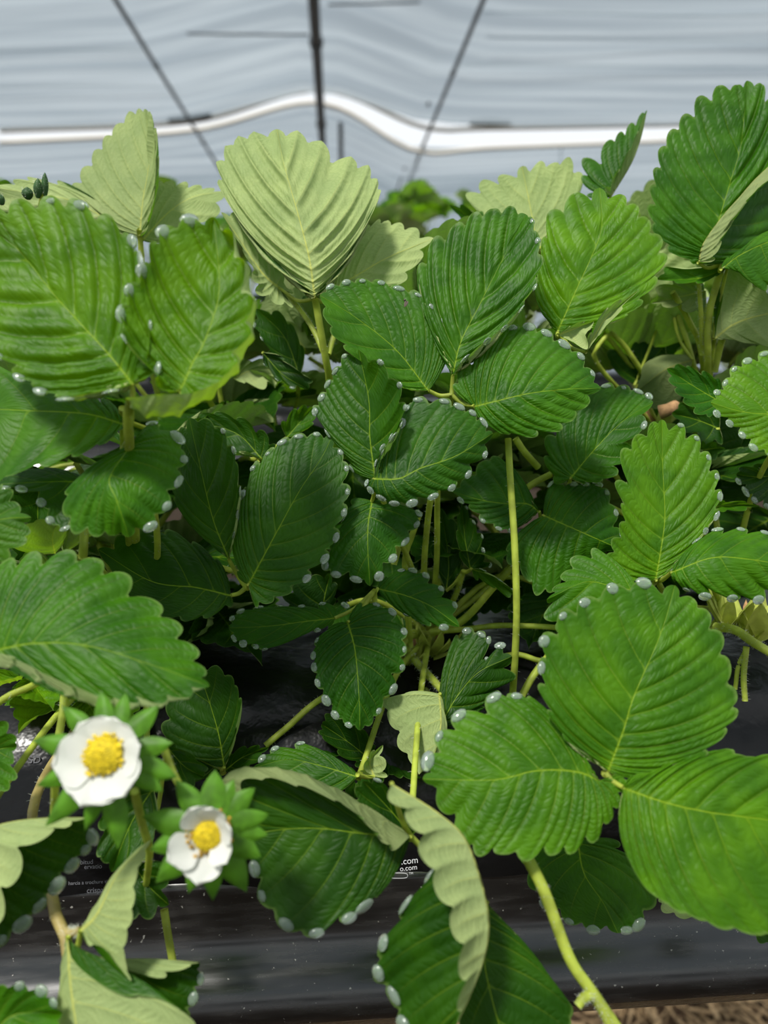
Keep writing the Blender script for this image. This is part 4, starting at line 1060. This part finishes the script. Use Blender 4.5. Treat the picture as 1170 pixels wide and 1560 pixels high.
stalk('left', [(250, 1385, .30), (256, 1425, .298), (264, 1470, .297)], (.0016, .0015), 10)
stalk('left', [(88, 1130, .29), (95, 1090, .30), (100, 1050, .31), (120, 1000, .36)], (.0015, .0015), 60)
stalk('left', [(-20, 1085, .30), (10, 1062, .30), (46, 1046, .302), (80, 1030, .32)], (.0014, .0014), 20)
stalk('left', [(126, 850, .30), (128, 820, .298), (128, 780, .31)], (.0017, .0017), 20)
stalk('right', [(1105, 930, .405), (1092, 905, .37), (1085, 880, .35)], (.0019, .0017), 50)
stalk('right', [(1090, 955, .36), (1120, 960, .35), (1150, 980, .342), (1200, 1010, .335)], (.0022, .002), 160, 'thick hairy stalk')
stalk('right', [(1137, 985, .352), (1133, 1030, .35), (1135, 1068, .349)], (.0014, .0013), 90)
stalk('right', [(1137, 990, .353), (1125, 1015, .352), (1120, 1050, .352)], (.0011, .001), 10)
stalk('right', [(1105, 930, .405), (1102, 890, .385), (1110, 870, .37)], (.0018, .0016), 50)
stalk('right', [(795, 750, .392), (815, 735, .39), (840, 722, .39)], (.0017, .0017), 10)
stalk('right', [(785, 668, .39), (800, 690, .392), (820, 712, .396)], (.0018, .0018), 10)
stalk('backright', [(1075, 690, .50), (1070, 545, .44), (1050, 490, .425), (1025, 445, .415)], (.0021, .0016), 60)
stalk('backright', [(1088, 566, .43), (1095, 535, .425), (1103, 508, .42)], (.0021, .0018), 40)
stalk('backright', [(1075, 690, .50), (985, 575, .47), (950, 525, .46), (928, 505, .455)], (.0019, .0016), 20)
stalk('backright', [(1040, 690, .50), (914, 560, .46), (918, 520, .455), (930, 508, .455)], (.0015, .0014), 20)
stalk('back', [(640, 760, .52), (640, 620, .47), (650, 560, .45)], (.0018, .0016), 20)
stalk('backleft', [(330, 760, .52), (335, 650, .46), (318, 610, .44), (305, 590, .43)], (.0018, .0016), 20)
stalk('backleft', [(360, 760, .52), (345, 650, .46), (335, 600, .45), (330, 560, .44)], (.0017, .0015), 20)
stalk('back', [(440, 760, .52), (425, 680, .47), (415, 620, .46), (412, 590, .455)], (.0017, .0015), 20)
stalk('left', [(215, 985, .40), (195, 800, .33), (188, 640, .29), (187, 622, .285)], (.0019, .0016), 10)

# pale crowns: bracts in a rosette, dry ones at the foot
def crown(pl, u, v, d, n, seed):
    e = PLANTS[pl]; org = np.array(e.location); rg = np.random.default_rng(seed)
    c = at(u, v, d)
    for k in range(n):
        a = 2 * math.pi * k / n + rg.uniform(-.3, .3); el = rg.uniform(.35, 1.1)
        d1 = np.array([math.cos(a) * math.cos(el), math.sin(a) * math.cos(el), math.sin(el)])
        sd = np.cross(d1, [0, 0, 1]); sd /= np.linalg.norm(sd)
        nrm = np.cross(sd, d1)
        L = rg.uniform(.014, .026); w = rg.uniform(.003, .0055)
        V = []
        for i in range(8):
            q = i / 7; ww = w * (1 - q ** 2.2) ** .6 * (.5 + .5 * min(1, q * 4))
            for j in range(5):
                s = (j - 2) / 2
                V.append(c + d1 * L * q + sd * ww * s + nrm * (-.4 * w * s * s + .004 * q * q) + np.array([0, 0, -.004]) - org)
        F_ = [(i * 5 + j, i * 5 + j + 1, (i + 1) * 5 + j + 1, (i + 1) * 5 + j) for i in range(7) for j in range(4)]
        mesh_obj('bract', V, F_, M_DRY if k == 2 else M_BRACT, e)
M_BRACT = simple('bract', (0.50, 0.56, 0.12), 0.55, 0.3, noise=(140, 0.3), trans=((.6, .65, .15), .3))
crown('mid', 655, 990, .408, 13, 2)
crown('mid', 628, 1000, .402, 7, 8)
crown('right', 1112, 945, .372, 13, 3)
crown('right', 1150, 960, .368, 7, 9)
crown('backright', 1010, 640, .46, 6, 4)
stalk('right', [(1005, 628, .42), (1018, 624, .418), (1030, 617, .42)], (.004, .003), 0, 'orange-brown dry stub', mat=M_DRY)

def petal_mesh(L, w, cup, seed, point=0.0, nx=9, ny=9, ruf=0.0):
    rg = np.random.default_rng(seed); ph = rg.uniform(0, 6.28)
    V = []
    for i in range(nx):
        q = i / (nx - 1)
        if point: ww = w * max(0.0, math.sin(math.pi * (0.12 + 0.88 * q ** .85))) ** .85 if q < 1 else 0.02 * w
        else: ww = w * math.sqrt(max(0.0, 1 - (max(0.0, q - .48) / .52) ** 2.5)) * min(1.0, .38 + 1.25 * q) + 1e-6
        for j in range(ny):
            s = (j - (ny - 1) / 2) / ((ny - 1) / 2)
            x = L * q * (1 - .10 * s * s * (1 - point)); y = ww * s
            z = cup * (q * q) + cup * .8 * s * s * math.sin(math.pi * q) + ruf * math.sin(5 * s + 4 * q + ph) * q
            V.append((x, y, z))
    F_ = [(i * ny + j, (i + 1) * ny + j, (i + 1) * ny + j + 1, i * ny + j + 1) for i in range(nx - 1) for j in range(ny - 1)]
    return V, F_

def flower(pl, u, v, d, e1, nrm, petals, sepals, r_heart, spent, stem_pts, label, px_m):
    """An open flower: heart with stamens (the part), its petals and sepals hang from it."""
    e = PLANTS[pl]
    stalk(pl, stem_pts, (.0014, .0012), 60, name='flower_stalk')
    c = at(u, v, d); org = np.array(e.location)
    n = np.array(nrm, float); n /= np.linalg.norm(n)
    x = np.array(e1, float); x -= n * x.dot(n); x /= np.linalg.norm(x)
    y = np.cross(n, x)
    R = Matrix((( x[0], y[0], n[0]), (x[1], y[1], n[1]), (x[2], y[2], n[2]))).to_4x4()
    # heart: dome with pips
    V, F_ = [], []
    rg = np.random.default_rng(3)
    bm = bmesh.new()
    bmesh.ops.create_uvsphere(bm, u_segments=24, v_segments=12, radius=r_heart * (.74 if spent else .92))
    for q in bm.verts: q.co.z = q.co.z * .62 + r_heart * .28
    for k in range(150):
        a = k * 2.39996; q = k / 150; th = q * 1.35
        rr = r_heart * (.74 if spent else .92)
        p = Vector((rr * math.sin(th) * math.cos(a), rr * math.sin(th) * math.sin(a), rr * .62 * math.cos(th) + r_heart * .28))
        bmesh.ops.create_icosphere(bm, subdivisions=1, radius=r_heart * .055, matrix=Matrix.Translation(p))
    me = bpy.data.meshes.new('flower'); bm.to_mesh(me); bm.free(); me.materials.append(M_HEART)
    me.polygons.foreach_set('use_smooth', [True] * len(me.polygons))
    f = bpy.data.objects.new('flower', me); COL.objects.link(f); f.parent = e
    f.matrix_local = Matrix.Translation(Vector(c - org)) @ R
    f['label'] = label
    # stamens, joined: past counting
    bm = bmesh.new()
    for k in range(46):
        a = 2 * math.pi * k / 46 + rg.uniform(-.06, .06); rr = r_heart * rg.uniform(.72, 1.08); z = r_heart * rg.uniform(.25, .62)
        p = Vector((rr * math.cos(a), rr * math.sin(a), z))
        bmesh.ops.create_icosphere(bm, subdivisions=1, radius=r_heart * rg.uniform(.08, .13), matrix=Matrix.Translation(p) @ Matrix.Diagonal((1, 1, .8, 1)))
        b0 = Vector((rr * .7 * math.cos(a), rr * .7 * math.sin(a), 0))
        dd = (p - b0); M = Matrix.Translation((p + b0) / 2) @ dd.to_track_quat('Z', 'Y').to_matrix().to_4x4()
        bmesh.ops.create_cone(bm, segments=5, radius1=r_heart * .03, radius2=r_heart * .025, depth=dd.length, matrix=M)
    me = bpy.data.meshes.new('stamens'); bm.to_mesh(me); bm.free(); me.materials.append(M_ANTHER2 if spent else M_ANTHER)
    s = bpy.data.objects.new('stamens', me); COL.objects.link(s); s.parent = f; s['kind'] = 'stuff'
    for k, (ang, L, w, lift, roll) in enumerate(petals):
        V, F_ = petal_mesh(L * px_m, w * px_m, .10 * L * px_m, k + 5, 0, 12, 13, .018 * L * px_m)
        o = mesh_obj('petal', V, F_, M_PETAL, f)
        o.matrix_local = Matrix.Rotation(math.radians(ang), 4, 'Z') @ Matrix.Rotation(math.radians(roll), 4, 'X') @ Matrix.Rotation(-math.radians(lift), 4, 'Y') @ Matrix.Translation((r_heart * (.55 if spent else .30), 0, .0004 * (k % 2)))
    for k, (ang, L0, L, w, lift) in enumerate(sepals):
        V, F_ = petal_mesh(L * px_m, w * px_m, -.10 * L * px_m, k + 25, .75, 11, 7, .012 * L * px_m)
        o = mesh_obj('sepal', V, F_, M_SEPAL, f)
        o.matrix_local = Matrix.Translation((0, 0, -.0016 - .0006 * (k % 2))) @ Matrix.Rotation(math.radians(ang), 4, 'Z') @ Matrix.Rotation(-math.radians(lift), 4, 'Y') @ Matrix.Translation((L0 * px_m, 0, 0))
    return f

pm = .225 / FPX
flower('left', 162, 1150, .225, (1, 0.0, 0.05), (-.05, -.80, .42),
       [(10, 56, 40, 14, 0), (72, 52, 42, 12, 0), (128, 56, 40, 12, 0), (188, 70, 40, 10, 0), (250, 70, 47, 10, 0), (304, 66, 44, 10, 0)],
       [(103, 34, 68, 16, -2), (80, 34, 62, 15, -4), (45, 36, 66, 17, -4), (8, 36, 62, 16, -2), (-20, 40, 72, 17, -4), (168, 45, 84, 18, 2), (200, 45, 76, 16, 0), (226, 48, 92, 19, 0), (250, 44, 76, 15, -8), (276, 52, 88, 20, -4), (325, 36, 66, 16, -4), (138, 42, 74, 16, -2)],
       .0061, False, [(205, 1205, .24), (218, 1262, .256), (228, 1300, .27), (215, 1340, .32), (215, 985, .40)], 'fresh open white flower with a bright yellow heart', pm)
pm2 = .228 / FPX
flower('left', 320, 1268, .228, (1, 0.05, 0), (.10, -.85, .36),
       [(80, 46, 22, 42, 0), (122, 50, 26, 36, 0), (20, 48, 22, 50, 0), (208, 56, 28, 24, 0), (258, 56, 30, 18, 0), (310, 46, 20, 38, 0)],
       [(88, 28, 62, 20, -4), (128, 28, 68, 18, -6), (168, 30, 80, 21, -4), (196, 28, 70, 20, -4), (222, 30, 84, 22, -6), (250, 26, 74, 20, -6), (272, 30, 76, 18, -6), (300, 30, 82, 22, -6), (330, 30, 60, 18, -6), (352, 28, 62, 16, -4), (12, 28, 64, 17, -4), (42, 28, 62, 17, -6), (66, 26, 56, 15, -8)],
       .0068, True, [(322, 1275, .240), (300, 1330, .27), (280, 1300, .33), (215, 985, .40)], 'older white flower with few narrow petals and browned stamens', pm2)
stalk('left', [(250, 1140, .25), (265, 1180, .25), (285, 1215, .245)], (.0013, .0012), 30, name='flower_stalk')
stalk('left', [(82, 1180, .24), (84, 1200, .25), (82, 1240, .262)], (.0013, .0013), 10, name='flower_stalk')

# a cluster of closed buds over the large bright leaf
bud_root = stalk('backleft', [(58, 340, .40), (62, 310, .395), (64, 292, .392)], (.0012, .001), 60, name='flower_stalk')
def bud(u, v, d, h, w, ang):
    e = PLANTS['backleft']; org = np.array(e.location)
    V = []
    for i in range(12):
        q = i / 11
        for k in range(10):
            a = 2 * math.pi * k / 10
            rr = w * math.sin(math.pi * (q * .9 + .1)) ** .8 * (1 + .16 * math.cos(5 * a) * q)
            V.append((rr * math.cos(a), rr * math.sin(a), h * q))
    F_ = [(i * 10 + k, i * 10 + (k + 1) % 10, (i + 1) * 10 + (k + 1) % 10, (i + 1) * 10 + k) for i in range(11) for k in range(10)]
    hv, hf = [], []
    hairs_on(np.array([[0, 0, h * q] for q in np.linspace(.05, 1, 8)]), np.full(8, w * .8), 60, .0012, hv, hf, 4)
    k0 = len(V); nf = len(F_)
    o = mesh_obj('flower_bud', V + [tuple(p) for p in hv], F_ + [tuple(q + k0 for q in f) for f in hf], M_BUD, e)
    o.data.materials.append(M_FUZZ); o.data.polygons.foreach_set('material_index', [0] * nf + [1] * len(hf))
    o.matrix_local = Matrix.Translation(Vector(at(u, v, d) - org)) @ Matrix.Rotation(math.radians(ang), 4, 'Y')
    o['label'] = 'closed hairy flower bud'
bud(43, 304, .392, .0062, .0028, 0); bud(58, 302, .390, .0098, .0022, 5); bud(69, 300, .391, .012, .0017, 4); bud(4, 312, .392, .006, .0022, -20)

# a tiny fly on the left leaflet of the centre leaf
fl = empty('fly', at(618, 461, .327)); tag(fl, 'tiny brown fly sitting on a leaflet of the bright centre leaf', 'fly')
M_FLY = simple('fly_body', (0.05, 0.03, 0.025), .5, .4); M_WING = simple('fly_wing', (.16, .12, .10), .3, .5)
def ell(name, loc, rad, rot, mat, parent):
    bm = bmesh.new(); bmesh.ops.create_uvsphere(bm, u_segments=12, v_segments=8, radius=1.0, matrix=Matrix.Translation(loc) @ Matrix.Rotation(rot, 4, 'Y') @ Matrix.Diagonal((*rad, 1)))
    me = bpy.data.meshes.new(name); bm.to_mesh(me); bm.free(); me.materials.append(mat)
    o = bpy.data.objects.new(name, me); COL.objects.link(o); o.parent = parent
    return o
ell('abdomen', (0, 0, -.0004), (.00055, .0005, .0012), .3, M_FLY, fl); ell('head', (-.0004, 0, .0010), (.0005, .00045, .0005), 0, M_FLY, fl)
ell('wing', (.0004, -.0004, -.0006), (.0004, .00012, .0013), .5, M_WING, fl); ell('wing', (-.0003, -.0004, -.0007), (.0004, .00012, .0013), .1, M_WING, fl)

# ------------------------------------------------------------------ drops of water on the tooth tips
bm = bmesh.new(); bmesh.ops.create_icosphere(bm, subdivisions=2, radius=1.0)
for q in bm.verts:
    if q.co.z < 0: q.co.z *= .3
    q.co.z *= .42
drop_me = bpy.data.meshes.new('water_drop'); bm.to_mesh(drop_me); bm.free(); drop_me.materials.append(M_DROP)
drop_me.polygons.foreach_set('use_smooth', [True] * len(drop_me.polygons))
rg = np.random.default_rng(21)
NTH = ['nought', 'first', 'second', 'third', 'fourth', 'fifth', 'sixth', 'seventh', 'eighth', 'ninth', 'tenth', 'eleventh', 'twelfth', 'thirteenth', 'fourteenth']
for p, n, t, sz, lk, lab, edge, k in DROPS:
    if rg.uniform() < .06: continue
    n = Vector(n).normalized(); t = Vector(t); t = (t - n * t.dot(n)).normalized(); b = n.cross(t)
    r = .0019 * sz * rg.uniform(.72, 1.2)
    M = Matrix(((t.x, b.x, n.x, p[0]), (t.y, b.y, n.y, p[1]), (t.z, b.z, n.z, p[2]), (0, 0, 0, 1)))
    o = bpy.data.objects.new('water_drop', drop_me); COL.objects.link(o)
    o.matrix_world = M @ Matrix.Diagonal((r * rg.uniform(1.0, 1.5), r * rg.uniform(.7, 1.0), r, 1))
    if edge == 'tip': lb = 'water drop on the very tip of ' + lab
    else: lb = 'water drop on the %s tooth, %s edge of %s' % (NTH[k], edge, lab)
    tag(o, lb, 'drop', 'drops on ' + lab)

# ------------------------------------------------------------------ print on the bag
for txt, u, v, h, m in (('.com', 611, 1313, 10, 0), ('o.com', 609, 1324, 8, 0), ('TM', 623, 1331, 3.5, 0), ('SD', 42, 1158, 12, 0),
                        ('bitud', 122, 1314, 7, 0), ('ervatio', 128, 1321, 7, 0), ('harcia a trochure si', 104, 1346, 5.5, 0), ('crispati, ll', 132, 1357, 8, 0)):
    printed(txt, u, v, h, on_bag(u, v), bag, 74, 4.4 + (5 if u > 300 else 0))

# oval frame of the mark under the two addresses
pts = np.array([at(606 + 15 * math.copysign(abs(math.cos(a)) ** .6, math.cos(a)), 1334 - 4 * math.copysign(abs(math.sin(a)) ** .6, math.sin(a)), on_bag(606, 1334) - .0004) for a in np.linspace(0, 2 * math.pi, 33)])
V, F_ = tube_arrays(pts, np.full(33, .00012), 5, False)
o = mesh_obj('printed_oval', V, F_, M_PRINT); o.parent = bag; o.matrix_parent_inverse = bag.matrix_world.inverted()
# ------------------------------------------------------------------ filler and the rows behind: one leaf of each kind, copied piece by piece
def local_leaflet(name, half_w, L, lift, seed, rpt=6, nc=8):
    q = np.array([(-.30, .14), (-.72, .30), (-.97, .48), (-1.0, .64), (-.84, .78), (-.56, .90), (-.25, .975)])
    l = np.stack([q[:, 0] * half_w, q[:, 1] * L], 1); r = l * np.array([-1, 1])
    def place(xy, s, t, side):
        z = lift * t ** 1.5 * np.sin(np.pi * s) ** .5 + .18 * L * s * s * (-1) + .02 * L * np.sin(7 * s + seed) * t
        return np.stack([xy[:, 0], xy[:, 1], z], 1)
    V, Fc, fuv, out, tips, ln = leaflet_arrays([(0, 0), (0.02 * L, L * .5), (0, L)], l, r, place, rpt=rpt, nc=nc, seed=seed)
    me_o = finish_leaflet(name, V, Fc, fuv, None, (1, 1, 1), (0, 0, 0))
    me = me_o.data
    bpy.data.objects.remove(me_o)
    return me
LM = [local_leaflet('leaflet', .026, .058, .006 + .004 * k, k, 8, 10) for k in range(3)]
LM_FAR = [local_leaflet('leaflet', .028, .060, .006 + .006 * k, k + 5, 4, 5) for k in range(2)]
FR = np.random.default_rng(77)

def gen_leaf(e, J, heading, normal, size, tint, far=False, root=None):
    """A three-part leaf with its junction at J; heading = direction of the middle leaflet, normal = its upper side."""
    c = np.array(e.location) if root is None else np.array(root)
    h = Vector(heading).normalized(); n = Vector(normal); n = (n - h * n.dot(h)).normalized()
    m = .5 * np.array(J) + .5 * c + np.array([0, 0, .02])
    pts = arc(np.array([c, m, np.array(J)]), np.linspace(0, 1, 8))
    V, F_ = tube_arrays(pts - np.array(e.location), np.linspace(.0019, .0014, 8), 6)
    lf = mesh_obj('leaf', V, F_, M_STEM, e)
    for a in (0, 62, -62):
        d = Matrix.Rotation(math.radians(a), 3, n) @ h
        d = (d + n * FR.uniform(-.15, .35)).normalized()
        nn = (n - d * n.dot(d)).normalized(); x = d.cross(nn)
        o = bpy.data.objects.new('leaflet', (LM_FAR if far else LM)[FR.integers(2 if far else 3)])
        COL.objects.link(o); o.parent = lf
        p = Vector(J) - Vector(e.location) + d * .004
        o.matrix_local = Matrix(((x.x, d.x, nn.x, p.x), (x.y, d.y, nn.y, p.y), (x.z, d.z, nn.z, p.z), (0, 0, 0, 1))) @ Matrix.Scale(size * FR.uniform(.85, 1.1), 4)
        o.color = (*tint, 1)
    return lf

# inner leaves of the front and back plants, in the gaps
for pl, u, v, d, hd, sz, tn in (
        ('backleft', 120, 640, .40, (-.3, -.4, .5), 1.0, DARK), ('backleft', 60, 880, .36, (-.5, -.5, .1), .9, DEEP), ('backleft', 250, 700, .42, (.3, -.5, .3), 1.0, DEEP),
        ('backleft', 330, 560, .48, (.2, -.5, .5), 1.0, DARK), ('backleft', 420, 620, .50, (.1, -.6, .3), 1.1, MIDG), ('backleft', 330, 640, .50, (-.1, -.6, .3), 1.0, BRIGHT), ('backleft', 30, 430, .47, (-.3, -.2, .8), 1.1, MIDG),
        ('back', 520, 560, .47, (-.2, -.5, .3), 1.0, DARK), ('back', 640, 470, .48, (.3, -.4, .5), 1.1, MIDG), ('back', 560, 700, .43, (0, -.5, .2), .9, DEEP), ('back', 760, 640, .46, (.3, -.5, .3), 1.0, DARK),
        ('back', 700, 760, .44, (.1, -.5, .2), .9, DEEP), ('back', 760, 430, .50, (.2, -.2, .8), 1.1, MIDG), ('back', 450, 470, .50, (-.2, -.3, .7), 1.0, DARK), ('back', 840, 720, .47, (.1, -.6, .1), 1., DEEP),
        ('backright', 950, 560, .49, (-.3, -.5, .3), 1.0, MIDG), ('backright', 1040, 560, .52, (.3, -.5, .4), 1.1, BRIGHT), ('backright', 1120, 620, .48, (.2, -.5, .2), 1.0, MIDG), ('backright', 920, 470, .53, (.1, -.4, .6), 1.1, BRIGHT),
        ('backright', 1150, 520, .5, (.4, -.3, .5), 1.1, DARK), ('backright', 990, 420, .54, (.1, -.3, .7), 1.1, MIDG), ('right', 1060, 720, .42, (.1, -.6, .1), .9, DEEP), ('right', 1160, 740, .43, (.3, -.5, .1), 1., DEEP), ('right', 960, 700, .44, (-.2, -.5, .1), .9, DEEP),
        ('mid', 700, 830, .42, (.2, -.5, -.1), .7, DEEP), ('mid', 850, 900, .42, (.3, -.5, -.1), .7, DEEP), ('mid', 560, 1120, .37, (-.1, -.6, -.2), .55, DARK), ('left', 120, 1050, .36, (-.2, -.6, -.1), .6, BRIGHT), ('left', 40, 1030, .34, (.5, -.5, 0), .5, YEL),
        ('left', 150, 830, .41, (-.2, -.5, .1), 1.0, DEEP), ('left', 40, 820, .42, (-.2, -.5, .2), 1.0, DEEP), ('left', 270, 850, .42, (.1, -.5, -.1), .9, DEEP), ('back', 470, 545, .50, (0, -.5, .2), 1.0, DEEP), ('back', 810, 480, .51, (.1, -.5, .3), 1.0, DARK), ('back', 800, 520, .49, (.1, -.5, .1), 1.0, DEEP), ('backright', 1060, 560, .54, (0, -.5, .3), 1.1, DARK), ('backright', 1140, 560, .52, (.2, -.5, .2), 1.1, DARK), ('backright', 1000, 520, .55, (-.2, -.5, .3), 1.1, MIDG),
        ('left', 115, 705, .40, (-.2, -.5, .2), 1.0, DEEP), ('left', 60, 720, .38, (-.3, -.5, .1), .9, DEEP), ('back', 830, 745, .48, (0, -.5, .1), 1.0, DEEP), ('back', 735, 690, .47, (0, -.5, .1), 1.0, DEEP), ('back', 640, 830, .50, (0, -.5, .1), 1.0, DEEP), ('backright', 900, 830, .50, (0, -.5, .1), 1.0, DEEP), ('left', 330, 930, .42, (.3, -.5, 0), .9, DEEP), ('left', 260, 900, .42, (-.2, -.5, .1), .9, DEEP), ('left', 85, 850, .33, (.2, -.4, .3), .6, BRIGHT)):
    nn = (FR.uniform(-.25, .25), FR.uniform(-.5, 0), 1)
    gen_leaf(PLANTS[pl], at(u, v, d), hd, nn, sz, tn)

# dense leaves inside the clumps, their shade put into dark tints
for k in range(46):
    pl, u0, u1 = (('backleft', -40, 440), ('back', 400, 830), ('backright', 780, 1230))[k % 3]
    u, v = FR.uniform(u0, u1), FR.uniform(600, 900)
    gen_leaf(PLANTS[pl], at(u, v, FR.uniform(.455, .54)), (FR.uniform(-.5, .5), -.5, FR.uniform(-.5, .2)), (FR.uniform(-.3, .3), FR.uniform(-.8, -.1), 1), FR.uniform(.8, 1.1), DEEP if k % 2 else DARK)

def far_plant(loc, label, nleaf, spread, hmin, hmax, group):
    e = empty('strawberry_plant', loc); tag(e, label, 'plant', group)
    for k in range(nleaf):
        a = FR.uniform(0, 6.28); rr = spread * math.sqrt(FR.uniform(.05, 1))
        J = np.array(loc) + np.array([rr * math.cos(a), rr * math.sin(a) * .8, FR.uniform(hmin, hmax)])
        hd = (math.cos(a), math.sin(a), FR.uniform(-.2, .8))
        b = FR.uniform(.6, 1.7)
        gen_leaf(e, J, hd, (FR.uniform(-.3, .3), FR.uniform(-.5, .1), 1), FR.uniform(.9, 1.25), (b * 1.05, b, .9), True)
    return e
pos = ['leftmost', 'second', 'third', 'fourth', 'fifth', 'sixth', 'rightmost']
for k in range(7):
    p = ROW @ Vector((-.87 + .32 * k, .45 + 1.25, -.10))
    far_plant(p, 'blurred strawberry plant in the second row, %s from the left' % pos[k] if 0 < k < 6 else 'blurred strawberry plant in the second row, %s' % pos[k], 60 if k == 3 else 26, .19, .20 if k == 3 else .16, .41 + .02 * (k == 3), 'blurred plants of the second row')
for k in range(7):
    p = ROW @ Vector((-1.7 + .56 * k, .45 + 2.6, -.06))
    far_plant(p, 'blurred strawberry plant in the farthest row, %s%s' % (pos[k], ' from the left' if 0 < k < 6 else ''), 16, .30, .12, .50, 'blurred plants of the farthest row')
for k in range(7):  # plants of the added row that screens low sky behind the camera
    p = ROW @ Vector((-1.5 + .5 * k, .45 - 1.55, -.10))
    far_plant(p, 'strawberry plant in the unseen added row behind the photographer, %s%s' % (pos[k], ' from the left' if 0 < k < 6 else ''), 12, .26, .10, .36, 'plants of the unseen added row behind the photographer')
